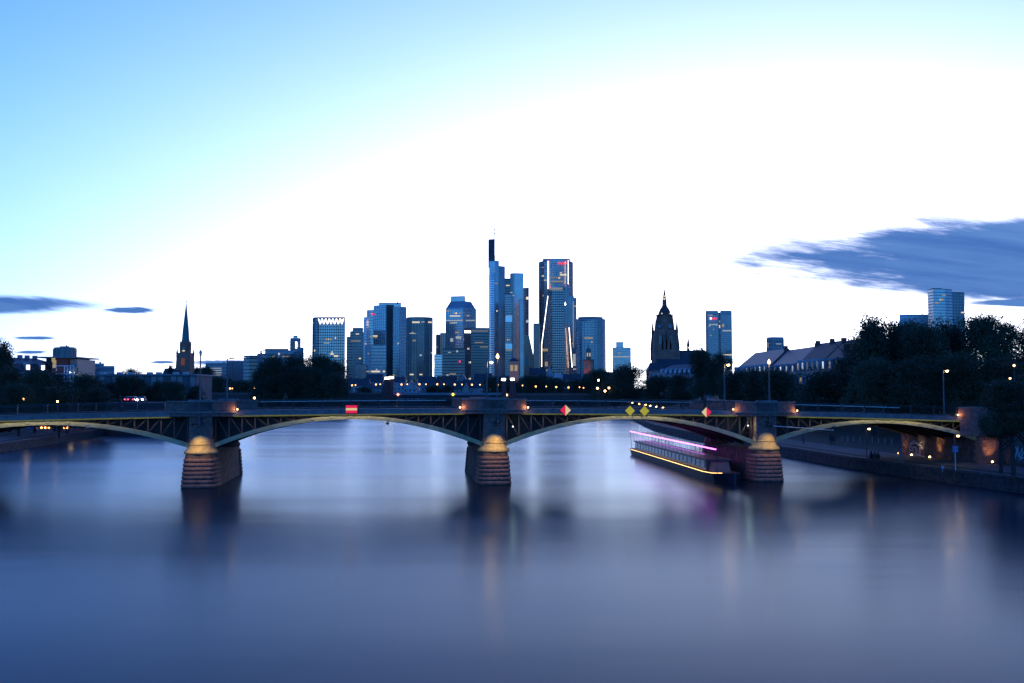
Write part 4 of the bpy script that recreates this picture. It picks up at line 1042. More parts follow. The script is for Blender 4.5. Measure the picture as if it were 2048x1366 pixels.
MB().loft([[(p.x, p.y, za) for p in q], [(p.x, p.y, za + .4 + (zb - za) * (p.x - q[0].x) / (q[2].x - q[0].x)) for p in q]]).build('slanted_crown', G_dark, b.root)
b.strip(1099, 1126, 576.5, 1.8, M_winC, e=1); b.strip(1099, 1125, 579.5, 2, M_winW, e=1)
b.block([(1129, 2), (1138, 4), (1138, 30), (1129, 30)], 570, G_mid, S_mid, 'ribs', 3.9, 3, 0.01); b.strip(1128.5, 1131.5, 608, 4.5, M_white)
f_ = foot_px([(1078, -4), (1150, -4)], 1600, 660); b.last = f_
b.line([(1095.8, 592), (1083.3, 690), (1083.3, 735)], .8); b.line([(1138, 655), (1144.2, 735)], .8)
MB().ball(W(1131, 571, 1598), 0.8, 8, 6).ball(W(1101, 574, 1598), .7, 8, 6).build('red_beacon', M_redbeacon, b.root); b.done()
b = Bld('side_tower', 'slim lit tower squeezed right of the tower with the light lines', 1700, 1146)
b.block([(1137, 8), (1147, 4), (1148, 30), (1137, 30)], 592, G_mid, S_mid, 'ribs', 4, 3, 0.02); b.block([(1146, 4), (1153, 0), (1153, 30), (1146, 30)], 597, G_mid, S_lite, 'grid', 4, 3, 0.10)
b.strip(1146, 1152, 720, 24, M_winC); b.line([(1147, 602), (1147, 695)], .7, M_winC); b.done()
b = Bld('round_tower', 'squat cylindrical tower right of the towers with light lines', 1500, 1182)
b.block(arc(1153, 1211, 18, 22, 14), 640, G_mid, S_lite, 'grid', 4, 3.2, 0.008, bh=1.0, mw=.45)
b.block(arc(1156, 1206, 14, 18, 10), 636, S_mid, S_mid, 'plain', lit=0, bot=642, name='roof_ring'); b.last = foot_px([(1160, 0), (1205, 0)], 1500, 700); b.strip(1169, 1186, 676, 3, M_winW); b.done()
b = Bld('small_tower_block', 'isolated blue tower block with a raised core left of the cathedral', 1900, 1243)
b.block([(1225, 8), (1230, 0), (1262, 2), (1262, 30), (1225, 30)], 696, G_blue, S_sil, 'bands', 4, 3, 0.03); b.strip(1226, 1259, 713.5, 2, M_winC, e=1); b.strip(1236, 1242, 706.5, 2, M_winW, e=1)
b.block(bx(1232, 1247, 16, 8), 685, G_blue, S_mid, 'plain', lit=0, bot=698, name='roof_core'); b.done()
b = Bld('two_slab_tower', 'pale twin-slab tower with a red sign right of the cathedral', 1900, 1438)
b.block([(1412, 6), (1415, 0), (1437, 0), (1437, 30), (1412, 30)], 623, G_mid, S_lite, 'grid', 3.9, 2.6, 0.05, bh=1.0, mw=.9)
b.strip(1417, 1435, 627.5, 4, mat('louvre_pane', (0.4, 0.42, 0.4), 0.5), e=1)
b.last = foot_px([(1415, 0), (1437, 0)], 1900, 640); f_ = b.last
p_ = ray_on(f_[0], f_[1], 1424, 639); text_mesh('UBS', 5.0, M_redsign, b.root, p_ + Vector((0, -2, 0)), (1, 0, 0), (0, 0, 1), 'red_sign')
p_ = ray_on(f_[0], f_[1], 1421.3, 637) + Vector((0, -2, 0))
kl = MB()
for a_ in (30, 90, 150): kl.beam(p_ - Vector((math.cos(R(a_)), 0, math.sin(R(a_)))) * 2.0, p_ + Vector((math.cos(R(a_)), 0, math.sin(R(a_)))) * 2.0, 0.8, 0.5, up=(0, 1, 0))
kl.build('white_emblem', glow('emblem_white', (1, 1, 1), 1.0), b.root)
b.strip(1418, 1435, 649, 2, M_winC); b.strip(1417, 1422, 652, 2, M_winC)
b.block(bx(1436.5, 1441.5, 24, 4), 626, G_dark, S_dark, 'plain', lit=0, name='recess'); b.strip(1438, 1441, 643, 4, M_winW); b.strip(1438, 1441, 653, 6)
b.block([(1441, 0), (1464, 1), (1464, 30), (1441, 30)], 622, G_mid, S_lite, 'grid', 3.9, 2.6, 0.06, bh=1.0, mw=.9)
b.strip(1444, 1461, 627.5, 4, bpy.data.materials['louvre_pane']); b.strip(1445, 1463, 661.5, 2.5, M_winC); b.strip(1444, 1449, 651, 6, M_winW); b.strip(1445, 1464, 709.5, 2.4, M_winB); b.done()
b = Bld('grey_tower_block', 'small grey tower block rising behind the long dormered roofs', 900, 1551, 'tower block')
b.block([(1534, 6), (1546, 0), (1568, 3), (1568, 30), (1534, 30)], 677, S_mid, S_lite, 'grid', 3.6, 2.6, 0.04, mw=.7); b.strip(1552, 1562, 688, 1.6, M_winC, e=1); b.strip(1536, 1538, 690, 10, M_winW)
b.done()
b = Bld('curved_high_rise', 'blue high-rise with a roof crane rising above the right bank trees', 1500, 1893)
b.block([(1857, 16), (1868, 0), (1892, 2), (1906, 12), (1906, 50), (1857, 50)], 581, G_blue, S_mid, 'bands', 4.5, 3, 0.03, bh=1.0); b.strip(1884, 1892, 590.5, 2, M_winW, e=1); b.strip(1870, 1877, 606, 3, M_winW, e=1)
b.block([(1905, 12), (1930, 18), (1930, 50), (1905, 50)], 585, G_mid, S_mid, 'grid', 4.5, 3, 0.05, bh=1.0); b.strip(1922, 1929, 625, 2.5, M_winB)
c0 = W(1863, 580, 1515); MB().box(c0.x, c0.x + 14, 1512, 1518, c0.z + 1, c0.z + 2.4).box(c0.x + 4, c0.x + 9, 1512, 1518, c0.z - 1, c0.z + 1).build('roof_crane', S_dark, b.root); b.done()
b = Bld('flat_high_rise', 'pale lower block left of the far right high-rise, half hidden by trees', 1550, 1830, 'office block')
b.block([(1800, 10), (1815, 0), (1860, 0), (1860, 40), (1800, 40)], 631, mat('haze_pale_cladding', (0.75, 0.75, 0.75), 0.5), M_frame, 'bands', 4.5, 3, 0.0); b.done()  # paleness from haze is put into the cladding colour
# blocks on the left horizon
b = Bld('octagonal_tower_block', 'grey octagonal tower block behind the red brick building', 900, 129, 'tower block', group='blocks on the left horizon')
b.block([(106, 14), (110, 6), (118, 1), (129, 0), (140, 1), (148, 6), (152, 14), (152, 26), (106, 26)], 698, S_mid, S_mid, 'ribs', 3.4, 4, 0.0); b.block(bx(119, 138, 10, 8), 695, S_mid, S_mid, 'plain', lit=0, bot=700, name='roof_core'); b.block(bx(131, 134, 4, 8), 693, S_dark, S_dark, 'plain', lit=0, bot=697, name='roof_vent'); b.done()
b = Bld('small_block', 'small dark block just right of the red brick building', 700, 160, 'apartment block', group='blocks on the left horizon'); b.block(bx(150, 166, 20), 725.5, S_mid, S_dark, 'bands', 3.4, 3, 0.0); b.done()
b = Bld('white_stepped_block', 'pale stepped apartment block behind the long flat building', 720, 210, 'apartment block', group='blocks on the left horizon')
b.block(bx(190, 208, 16), 730, M_greyw, S_lite, 'bands', 3.4, 3, 0.0); b.block(bx(199, 229, 16, -4), 735, M_greyw, S_lite, 'bands', 3.4, 3, 0.0); b.block(bx(198, 202, 5, 4), 727, S_mid, S_mid, 'plain', lit=0, bot=732, name='roof_vent'); b.done()
for x0, x1, tp_, Y, lb, lit in ((411, 455, 728, 1000, 'pale flat office block right of the church', 0.0), (455, 490, 724, 1050, 'grey ribbed block right of the pale flat office block', 0.0), (487, 526, 713.5, 980, 'tall blue-grey block left of the white office block', .07)):
    b = Bld('office_block', lb, Y, (x0 + x1) / 2, 'office block', group='blocks on the left horizon')
    b.block([(x0, 4), (x0 + (x1 - x0) * .3, 0), (x1, 2), (x1, 30), (x0, 30)], tp_, G_mid if lit else S_mid, S_lite if x0 == 411 else S_mid, 'bands' if x0 != 455 else 'ribs', 3.6, 4.5, lit)
    if x0 == 411: b.strip(421, 444, 736.5, 1.6, M_winC, e=1); b.strip(421, 444, 741, 1.6, M_winC, e=1); b.strip(421, 444, 745.5, 1.6, M_winC, e=1); b.strip(421, 444, 750, 1.4, M_winC, e=1); b.block(bx(445, 450, 6, 4), 726, S_mid, S_mid, 'plain', lit=0, bot=730, name='roof_vent')
    if x0 == 487: b.block([(498, -2), (515, -2), (515, 20), (498, 20)], 714, G_dark, S_dark, 'bands', 3.6, 3, .1); b.strip(489, 492, 715, 2, M_winB)
    b.done()
b = Bld('white_office_block', 'white office block with dark window groups above the island trees', 960, 555, 'office block', group='blocks on the left horizon')
b.block(bx(514, 527, 20, 6), 709.5, M_greyw, S_lite, 'plain', lit=0); b.block(bx(520, 530, 20, 4), 704, M_greyw, S_lite, 'plain', lit=0)
b.block([(525, 2), (530, 0), (590, 4), (590, 30), (525, 30)], 703, M_greyw, S_lite, 'bands', 3.7, 3, 0.0, bh=1.8); b.strip(526, 530, 705, 3, M_white, e=0)
b.strip(536, 549, 708, 4, M_pane, e=1); b.strip(536, 549, 720, 4, M_pane, e=1); b.strip(557, 560, 708, 4, M_winB, e=1); b.strip(544, 550, 713, 3, M_winC, e=1); b.strip(552, 556, 718, 9, M_pane, e=1); b.strip(565, 582, 713, 2, M_winW, e=1)
b.block(bx(529, 577, 14, 8), 700, S_dark, S_dark, 'plain', lit=0, bot=704, name='roof_house'); b.done()
b = Bld('notched_tower', 'slender notched tower left of the zigzag crown tower', 1150, 593, 'tower block', group='blocks on the left horizon')
b.block(bx(580, 601, 14), 678, M_greyw, S_lite, 'bands', 3.6, 3, 0.02); b.block(bx(586, 595, 10, 2), 673, G_blue, S_mid, 'plain', lit=0, bot=679, name='roof_core'); b.block(bx(595, 607, 12, -3), 697, M_greyw, S_mid, 'bands', 3.6, 3, 0.02)
b.last = foot_px([(580, 0), (601, 0)], 1150, 700); b.strip(581, 591, 690, 11, M_pane); b.strip(592, 594, 690, 12, M_white); b.done()

# ------------------------------------------------------------------ churches
def oct_(r, n=8, rot=PI / 8): return [(r * math.cos(rot + 2 * PI * i / n), r * math.sin(rot + 2 * PI * i / n)) for i in range(n)]
def zpx(py, Y): return W(1024, py, Y).z
def ring(pts, c, z): return [(c[0] + x, c[1] + y, z) for x, y in pts]
def pinnacle(b, x, y, z0, z1, r):
    b.loft([ring(oct_(r, 4, PI / 4), (x, y), z0), ring(oct_(r, 4, PI / 4), (x, y), z0 + (z1 - z0) * .45)])
    b.loft([ring(oct_(r * 1.25, 4, PI / 4), (x, y), z0 + (z1 - z0) * .45 + .01), ring(oct_(0.08, 4, PI / 4), (x, y), z1)])
def cathedral():
    Y = 920.0; c = W(1329.5, 680, Y); cx = c.x; m = Y / F
    o = thing('cathedral', 'dark red sandstone cathedral with a domed tower and tall lantern spire', 'church', (cx, Y, 5))
    z = lambda py: zpx(py, Y)
    t = MB()
    t.loft([ring(oct_(s_ * 1.414 * m, 4, PI / 4), (cx, Y), z(y_)) for y_, s_ in ((780, 25), (740, 24.5), (700, 23.0), (672, 21.0), (660, 18.5))])
    tower = t.build('tower', M_dom, o)
    t = MB(); t.loft([ring(oct_(15.6 * m * 1.05), (cx, Y), z(662)), ring(oct_(15.2 * m * 1.05), (cx, Y), z(631))]); t.build('octagon', M_dom, tower)
    t = MB()
    for i in range(8):
        a = PI / 8 + i * PI / 4; r = 15.6 * m * 1.05
        pinnacle(t, cx + r * math.cos(a), Y + r * math.sin(a), z(668), z(626), 0.85)
    for sx in (-1, 1):
        for sy in (-1, 1):
            pinnacle(t, cx + sx * 21 * m, Y + sy * 21 * m, z(690), z(637), 1.5); pinnacle(t, cx + sx * 23.5 * m, Y + sy * 23.5 * m, z(720), z(672), 1.3)
        for k in (-8, 0, 8): pinnacle(t, cx + k * m, Y - 22.5 * m, z(700), z(666 if k else 660), 0.8)
    t.build('pinnacles', M_dom, tower, kind='stuff')
    t = MB(); t.box(cx - 16 * m, cx + 16 * m, Y - 16 * m, Y + 16 * m, z(631) + .01, z(630)); t.build('gallery', M_dom, tower)
    t = MB(); t.lathe([(13.4 * m, z(630) + .01), (12.6 * m, z(626)), (11.2 * m, z(622)), (8.6 * m, z(617)), (5.6 * m, z(613)), (4.9 * m, z(611))], cx, Y, 8, PI / 8); t.build('dome', M_slate2, tower)
    t = MB(); t.lathe([(4.8 * m, z(611) + .01), (4.5 * m, z(599)), (4.9 * m, z(598.5)), (3.4 * m, z(597)), (3.0 * m, z(592)), (1.9 * m, z(586)), (0.8 * m, z(578)), (0.25 * m, z(571))], cx, Y, 8, PI / 8); t.build('lantern_spire', M_dom, tower)
    # lit openings of the lantern and at the foot of the dome
    t = MB()
    for px, py, r_ in ((1328.5, 598.5, .9), (1328.5, 593, .6)): t.box(cx + (px - 1329.5) * m - r_, cx + (px - 1329.5) * m + r_, Y - 5.6 * m, Y - 5.2 * m, z(py) - .6, z(py) + .6)
    for px in (1322, 1338.5): t.box(cx + (px - 1329.5) * m - .6, cx + (px - 1329.5) * m + .6, Y - 14.2 * m, Y - 13.8 * m, z(629), z(627))
    t.build('lit_openings', M_winB, tower, kind='stuff')
    for px, yy in ((1317, -13.5), (1338, -15.4)):
        q = MB(); q.tube((cx + (px - 1329.5) * m, Y + (yy - 1.6) * m, z(653)), (cx + (px - 1329.5) * m, Y + (yy - 1.0) * m, z(653)), 4.2 * m if px > 1330 else 3.4 * m, None, 16)
        cl = q.build('clock_face', mat('clock_face', (0.30, 0.31, 0.36), 0.6), tower)
        x_, y_ = cx + (px - 1329.5) * m, Y + (yy - 1.75) * m
        MB().beam((x_, y_, z(653)), (x_ + 1.0, y_, z(653) + 0.5), .2, .2).beam((x_, y_, z(653)), (x_ - .2, y_, z(653) + 1.5), .16, .16).build('clock_hands', M_black, cl)
    for px in (1317, 1338):      # tall belfry windows
        MB().box(cx + (px - 1329.5) * m - 1.3, cx + (px - 1329.5) * m + 1.3, Y - 23.0 * m, Y - 21.9 * m, z(690), z(672)).build('belfry_window', M_pane, tower)
    # nave and transept roofs running to the right
    x0, x1 = W(1312, 740, Y - 14).x, W(1420, 740, Y - 14).x
    MB().box(x0, x1, Y - 18, Y + 10, 5, z(738)).build('nave_wall', M_dom, o)
    ye = Y - 18.6; yr = Y - 4
    nv = MB().loft([[(x0 - .5, ye, z(738)), (x0 - .5, Y + 10.6, z(738)), (x0 + 4, yr, z(701))], [(x1 + .5, ye, z(738)), (x1 + .5, Y + 10.6, z(738)), (x1 - 2, yr, z(701))]]).build('nave_roof', M_slate, o)
    MB().loft([[(W(1295, 740, Y - 26).x, Y - 30, z(742)), (W(1330, 740, Y - 26).x, Y - 30, z(742)), (W(1330, 740, Y - 26).x, Y - 14, z(742)), (W(1295, 740, Y - 26).x, Y - 14, z(742))],
               [(W(1301, 740, Y - 26).x, Y - 23, z(727)), (W(1326, 740, Y - 26).x, Y - 23, z(727)), (W(1326, 740, Y - 26).x, Y - 22, z(727)), (W(1301, 740, Y - 26).x, Y - 22, z(727))]]).build('chapel_roof', M_slate, o)
    MB().box(W(1296, 740, Y - 26).x, W(1329, 740, Y - 26).x, Y - 29.5, Y - 14, 5, z(742) - .01).build('chapel_wall', M_dom, o)
    xr = W(1376.5, 700, yr).x
    ft = MB().loft([ring(oct_(1.4), (xr, yr), z(703)), ring(oct_(1.25), (xr, yr), z(692))]).loft([ring(oct_(1.5), (xr, yr), z(692) + .01), ring(oct_(.12), (xr, yr), z(673))]).build('ridge_turret', M_slate, nv)
    MB().ball((xr, yr - 1.5, z(696)), .8, 8, 6).build('turret_clock', M_winB, ft)
    xr = W(1404.5, 700, yr).x
    MB().loft([ring(oct_(.7), (xr, yr), z(701)), ring(oct_(.06), (xr, yr), z(687))]).build('ridge_turret', M_slate, nv)
cathedral()
def left_church():
    Y = 820.0; c = W(371, 700, Y); cx = c.x; m = Y / F; z = lambda py: zpx(py, Y)
    o = thing('spired_church', 'church with a slim pointed green spire on the left skyline', 'church', (cx, Y, 5))
    tw = MB().loft([ring(oct_(s_ * 1.414 * m, 4, PI / 4), (cx, Y), z(y_)) for y_, s_ in ((785, 14.6), (735, 14.3), (714, 13.4), (709, 12))]).build('tower', M_dom, o)
    MB().loft([ring(oct_(12.4 * m * 1.3, 4, PI / 4), (cx, Y), z(709) + .01), ring(oct_(12.4 * m * 1.3, 4, PI / 4), (cx, Y), z(706))]).build('gallery', M_dom, tw)
    MB().loft([ring(oct_(10.4 * m * 1.06), (cx, Y), z(706) + .01), ring(oct_(10.0 * m * 1.06), (cx, Y), z(684))]).build('belfry', M_dom, tw)
    t = MB()
    for i in range(8):
        a = PI / 8 + i * PI / 4; pinnacle(t, cx + 10 * m * math.cos(a), Y + 10 * m * math.sin(a), z(700), z(680), .55)
    for sx in (-1, 1):
        for sy in (-1, 1): pinnacle(t, cx + sx * 12.4 * m, Y + sy * 12.4 * m, z(716), z(697), .8)
    t.build('pinnacles', M_dom, tw, kind='stuff')
    sp = MB().loft([ring(oct_(s_ * m), (cx, Y), z(y_)) for y_, s_ in ((684, 7.6), (660, 5.9), (640, 3.9), (620, 1.9), (605, .35))]).build('spire', M_copper, tw)
    MB().ball((cx, Y, z(603)), .55, 8, 6).tube((cx, Y, z(603)), (cx, Y, z(588)), .10, .06, 5).box(cx - .9, cx + .9, Y - .1, Y + .1, z(591) - .1, z(591) + .1).build('cross_finial', M_copper, sp)
    MB().box(cx - 2.2 * m, cx + 2.2 * m, Y - 10.6 * m, Y - 9.9 * m, z(703), z(694)).build('belfry_window', M_pane, tw)
    MB().box(cx - 2.4 * m, cx + 2.0 * m, Y - 11.4 * m, Y - 10.8 * m, z(703), z(701)).build('lit_ledge', M_winB, tw)
    MB().box(cx - 3.6 * m, cx + 3.6 * m, Y - 15.2 * m, Y - 13.9 * m, z(731), z(717)).build('belfry_window', mat('dim_orange_louvre', (.2, .08, .04), .6, emit=(1, .3, .08), estr=.019), tw)
    x0, x1 = W(318, 750, Y).x, W(402, 750, Y).x
    MB().box(x0, x1, Y + 4, Y + 26, 5, z(757)).build('nave_wall', M_dom, o)
    MB().loft([[(x0 - .4, Y + 3.5, z(757) + .01), (x0 - .4, Y + 26.5, z(757) + .01), (x0 - .4, Y + 15, z(736))], [(x1 + .4, Y + 3.5, z(757) + .01), (x1 + .4, Y + 26.5, z(757) + .01), (x1 + .4, Y + 15, z(736))]]).build('nave_roof', M_slate, o)
    xa, xb, xm = W(338, 750, Y).x, W(376, 750, Y).x, W(357, 740, Y).x
    MB().loft([[(xa, Y - 12, z(758)), (xb, Y - 12, z(758)), (xb, Y + 3, z(758)), (xa, Y + 3, z(758))], [(xm - .3, Y - 3, z(733)), (xm + .3, Y - 3, z(733)), (xm + .3, Y + 3, z(733)), (xm - .3, Y + 3, z(733))]]).build('choir_roof', M_slate, o)
    MB().box(xa + .3, xb - .3, Y - 11.6, Y + 3, 5, z(758) - .02).build('choir_wall', M_dom, o)
left_church()
def red_church():
    Y = 760.0; c = W(1177, 720, Y); cx = c.x; m = Y / F; z = lambda py: zpx(py, Y)
    o = thing('domed_church_tower', 'floodlit red church tower with a small green dome before the round tower', 'church', (cx, Y, 5))
    M_rs = mat('red_stone_lit', (0.40, 0.17, 0.10), 0.8)
    t = MB().box(cx - 10 * m, cx + 10 * m, Y - 10 * m, Y + 10 * m, 5, z(721)).build('tower', M_rs, o)
    MB().box(cx - 11 * m, cx + 11 * m, Y - 11 * m, Y + 11 * m, z(721) + .01, z(719.5)).build('cornice', M_dom, t)
    MB().loft([ring(oct_(5.4 * m), (cx, Y), z(719)), ring(oct_(5.2 * m), (cx, Y), z(704))]).build('lantern', M_rs, t)
    MB().lathe([(6.0 * m, z(704) + .01), (5.6 * m, z(700)), (4.0 * m, z(697)), (1.4 * m, z(695.5)), (.3 * m, z(688))], cx, Y, 12).build('dome', M_copper, t)
    for px in (-6, 5): MB().box(cx + px * m - .9, cx + px * m + .9, Y - 10.6 * m, Y - 9.9 * m, z(738), z(729)).build('arched_window', M_pane, t)
    for px in (-2.4, 2.4): MB().box(cx + px * m - .45, cx + px * m + .45, Y - 5.9 * m, Y - 4.9 * m, z(713), z(706)).build('lantern_window', M_winC, t)
    lamp_light(o, 'SPOT', (-3, -16, 16), 900, (1.0, .35, .12), .4, aim=(-2, 0, 26), angle=40)
    o2 = thing('lit_gate_tower', 'small floodlit square tower right of the middle lamp pole', 'tower', (W(1028, 740, 700).x, 700, 5)); Y = 700.0; cx = o2.location.x; m = Y / F
    M_ts = mat('pink_stone', (0.45, 0.27, 0.19), .8)
    t = MB().box(cx - 9 * m, cx + 9 * m, Y, Y + 18 * m, 5, zpx(722, Y)).build('tower', M_ts, o2)
    MB().loft([[(cx + sx * s_ * m, Y + 9 * m + sy * s_ * m, zpx(py, Y)) for sx, sy in ((-1, -1), (1, -1), (1, 1), (-1, 1))] for py, s_ in ((722, 10), (718, 6.4), (715, 1.0))]).build('roof', M_slate, o2)
    for px in (-4.5, 4): MB().box(cx + px * m - 1, cx + px * m + 1, Y - .3, Y, zpx(742, Y), zpx(730, Y)).build('window', M_winW, t)
    lamp_light(o2, 'SPOT', (4, -18, 2), 1500, (1.0, .48, .2), .4, aim=(2, 2, 22), angle=40)
    o3 = thing('green_spire_tower', 'small church tower with a pointed green copper spire below the tallest tower', 'church', (W(1054, 740, 740).x, 740, 5)); Y = 740.0; cx = o3.location.x; m = Y / F
    MB().box(cx - 4.4 * m, cx + 4.4 * m, Y, Y + 9 * m, 5, zpx(731, Y)).build('tower', M_dom, o3)
    MB().loft([ring(oct_(s_ * m), (cx, Y + 4.4 * m), zpx(py, Y)) for py, s_ in ((731, 5.2), (720, 2.8), (706, .3))]).build('spire', M_copper, o3)
red_church()

# ------------------------------------------------------------------ houses
def gable_house(x, y, w, d, zb, eave, ridge, label, wall, roof, group, front_gable=False, wins=(3, 2), lit=0.1, chim=True, name='old_town_house', cat='house', rz=0.0, wsize=(1.0, 1.5)):
    o = thing(name, label, cat, (x, y, zb), rz, group); org = ORG[o.name]; ORG[o.name] = (0, 0, 0)
    h, r = eave - zb, ridge - zb
    wl = MB().box(-w / 2, w / 2, 0, d, 0, h).build('wall', wall, o)
    e = 0.4
    if front_gable:
        MB().loft([[(-w / 2, y_, h + .005), (w / 2, y_, h + .005), (0, y_, r - .35)] for y_ in (0.0, d)]).build('gable_wall', wall, o)
        t = MB()
        for s_ in (-1, 1): t.loft([[(s_ * (w / 2 + e), y_, h - .3), (s_ * (w / 2 + e), y_, h), (0, y_, r), (0, y_, r - .3)] for y_ in (-e, d + e)])
        rf = t.build('roof', roof, o)
    else:
        rf = MB().loft([[(-w / 2 - e, -e, h + .005), (-w / 2 - e, d + e, h + .005), (-w / 2 - e * .2, d / 2, r)], [(w / 2 + e, -e, h + .005), (w / 2 + e, d + e, h + .005), (w / 2 + e * .2, d / 2, r)]]).build('roof', roof, o)
    if chim: MB().box(w * .2, w * .2 + .9, d * .45, d * .45 + .7, r - 1.2, r + .9).build('chimney', M_brick, rf)
    n, fl = wins
    mk = 'pane_%.1f_%.1f' % wsize
    for k in range(fl):
        for i in range(n):
            mm = M_winW if rnd.random() < lit else M_pane
            me = bpy.data.meshes.get(mk + mm.name) or MB().box(-wsize[0] / 2, wsize[0] / 2, -.06, .02, 0, wsize[1]).mesh(mk + mm.name, mm)
            inst('window', me, wl, (-w / 2 + (i + .5) * w / n, -.02, h - (k + 1) * 3.0 + .6))
    return o
OT = [  # px, eave y, ridge y, Y, width px, gable to the front?, wall, roof, label
    (722, 772, 757, 720, 30, 0, M_plast, M_slate, 'dark-roofed house left of the left bridge pylons'),
    (748, 764, 748, 760, 34, 0, M_greyw, M_slate, 'slate-roofed old house above the left bridge pylons'),
    (798, 765, 754, 760, 24, 0, M_plast, M_slate, 'grey house right behind the left bridge pylons'),
    (820, 776, 761, 690, 26, 1, M_plast, M_slate, 'white gabled house right of the left bridge pylons'),
    (832, 772, 760, 700, 7, 1, M_plast, M_slate, 'tiny steep white gable beside the white gabled house'),
    (853, 766, 753, 740, 36, 0, M_greyw, M_slate, 'long dark roof below the curved glass tower'),
    (893, 767, 752, 740, 40, 0, M_plast2, M_slate2, 'brown-roofed house below the dark mid-rise'),
    (925, 768, 748, 730, 28, 1, M_greyw, M_slate, 'steep grey gable below the dark slab tower'),
    (915, 779, 762, 680, 44, 0, M_plast, M_slate, 'pale quay house with a low dark roof'),
    (945, 776, 759, 690, 40, 0, M_plast, M_slate, 'light plastered quay house left of the bright orange lamp'),
    (931, 782, 766, 670, 16, 1, M_plast2, M_slate, 'small dark gable on the quay left of the bright orange lamp'),
    (966, 766, 747, 740, 36, 0, M_greyw, M_slate, 'high dark roof behind the bright orange lamp'),
    (1100, 749, 733, 720, 16, 1, M_plast, M_slate, 'tall pale gable below the slant-top tower'),
    (1075, 750, 736, 740, 34, 0, M_greyw, M_slate, 'dark roof left of the tall pale gable'),
    (1120, 756, 748, 700, 20, 0, M_plast, S_lite, 'pale flat-roofed house right of the tall pale gable'),
    (1145, 768, 748, 680, 36, 0, M_plast, M_slate, 'broad dark-roofed palace below the slim lit tower'),
    (1137, 776, 760, 640, 34, 1, M_plast2, M_slate, 'pinkish palace facade on the quay, with rows of windows'),
    (1220, 753, 744, 700, 44, 0, M_plast2, M_slate, 'cream house among the trees right of the round tower'),
    (1248, 762, 740, 680, 40, 0, M_plast, M_slate, 'dark roof left of the cathedral below the small tower block'),
    (760, 778, 768, 660, 50, 0, M_greyw, M_slate, 'low quay house behind the left bridge pylons'),
    (690, 768, 757, 760, 40, 0, M_greyw, M_slate, 'dark house at the right end of the island trees'),
    (1010, 768, 752, 720, 40, 0, M_greyw, M_slate, 'dark-roofed house right of the middle lamp pole'),
    (870, 778, 766, 660, 40, 0, M_plast, M_slate, 'pale quay house behind the low quay trees')]
for px, pe, pr_, Y, wp, fg, wm, rm, lb in OT:
    w = wp / F * Y; p = W(px, 785, Y)
    gable_house(p.x, Y, w, 11, 5, zpx(pe, Y), zpx(pr_, Y + (0 if fg else 5)), lb, wm, rm, 'old town houses along the quay', bool(fg), (max(2, int(w / 2.6)), 3), 0.05)
# house with white dormers below the cathedral
def mansard(A, B, zb, eave, brk, ridge, depth, name, label, cat, wall, roof, nw, nfl, nd, group=None, lit=.1, dormer_m=None, hipA=False, hipB=False, chims=(), chim_m=None):
    """row house along the line A -> B, front to the right-hand side of the walk"""
    A, B = Vector((A[0], A[1], 0)), Vector((B[0], B[1], 0)); d = (B - A); L_ = d.length; ang = math.atan2(d.y, d.x)
    o = thing(name, label, cat, (A.x, A.y, zb), ang, group)
    ORG[o.name] = (0, 0, 0)
    h, k, r = eave - zb, brk - zb, ridge - zb
    wl = MB().box(0, L_, 0, depth, 0, h).build('wall', wall, o)
    MB().box(-.15, L_ + .15, -.35, depth + .3, h + .003, h + .35).build('cornice', M_plast, wl)
    a1, b1 = (1.2 if hipA else 0), (1.2 if hipB else 0); a2, b2 = (4.5 if hipA else 0), (4.5 if hipB else 0)
    rf = MB().loft([[(0, -.2, h + .355), (L_, -.2, h + .355), (L_, depth + .2, h + .355), (0, depth + .2, h + .355)],
                    [(a1, 1.2, k), (L_ - b1, 1.2, k), (L_ - b1, depth - 1.2, k), (a1, depth - 1.2, k)],
                    [(a2, depth / 2 - .1, r), (L_ - b2, depth / 2 - .1, r), (L_ - b2, depth / 2 + .1, r), (a2, depth / 2 + .1, r)]]).build('roof', roof, o)
    for c in chims: MB().box(c * L_ - .4, c * L_ + .4, depth / 2 - 1.0, depth / 2 + .1, r - .8, r + .75).build('chimney', chim_m or M_brick, rf)
    for j in range(nfl):
        for i in range(nw):
            mm = M_winW if rnd.random() < lit else M_pane; kk = 'hw_' + mm.name
            me = bpy.data.meshes.get(kk) or MB().box(-.55, .55, -.05, .03, 0, 1.7).mesh(kk, mm)
            wi = inst('window', me, wl, ((i + .5) * L_ / nw, -.03, h - 2.6 - j * 3.3))
    fr = bpy.data.meshes.get('win_sill') or MB().box(-.75, .75, -.16, 0, -.14, 0).mesh('win_sill', M_frame)
    for j in range(nfl):
        for i in range(nw): inst('window_sill', fr, wl, ((i + .5) * L_ / nw, -.005, h - 2.62 - j * 3.3))
    for i in range(nd):
        x = (i + .5) * L_ / nd; z0 = h + .9; z1 = k - .25
        dm = MB().box(x - .85, x + .85, .05, 1.9, z0, z1).loft([[(x - 1.0, -.1, z1 + .003), (x + 1.0, -.1, z1 + .003), (x, -.1, z1 + .55)], [(x - 1.0, 2.2, z1 + .003), (x + 1.0, 2.2, z1 + .003), (x, 2.2, z1 + .55)]]).build('dormer', wall, rf)
        MB().box(x - .6, x + .6, .0, .04, z0 + .25, z1 - .15).build('dormer_window', dormer_m(i) if dormer_m else M_pane, rf)
    return o
p0, p1 = W(1318, 740, 520), W(1392, 740, 500)
mansard((p0.x, 520), (p1.x, 500), 6, zpx(750, 510), zpx(738, 510), zpx(729, 512), 12, 'dormer_house', 'pale house with a row of white dormers below the cathedral nave', 'house', M_plast, M_slate, 9, 2, 8, 'houses on the right bank', .1, lambda i: M_frame, True)
p0, p1 = W(1352, 760, 430), W(1385, 760, 425)
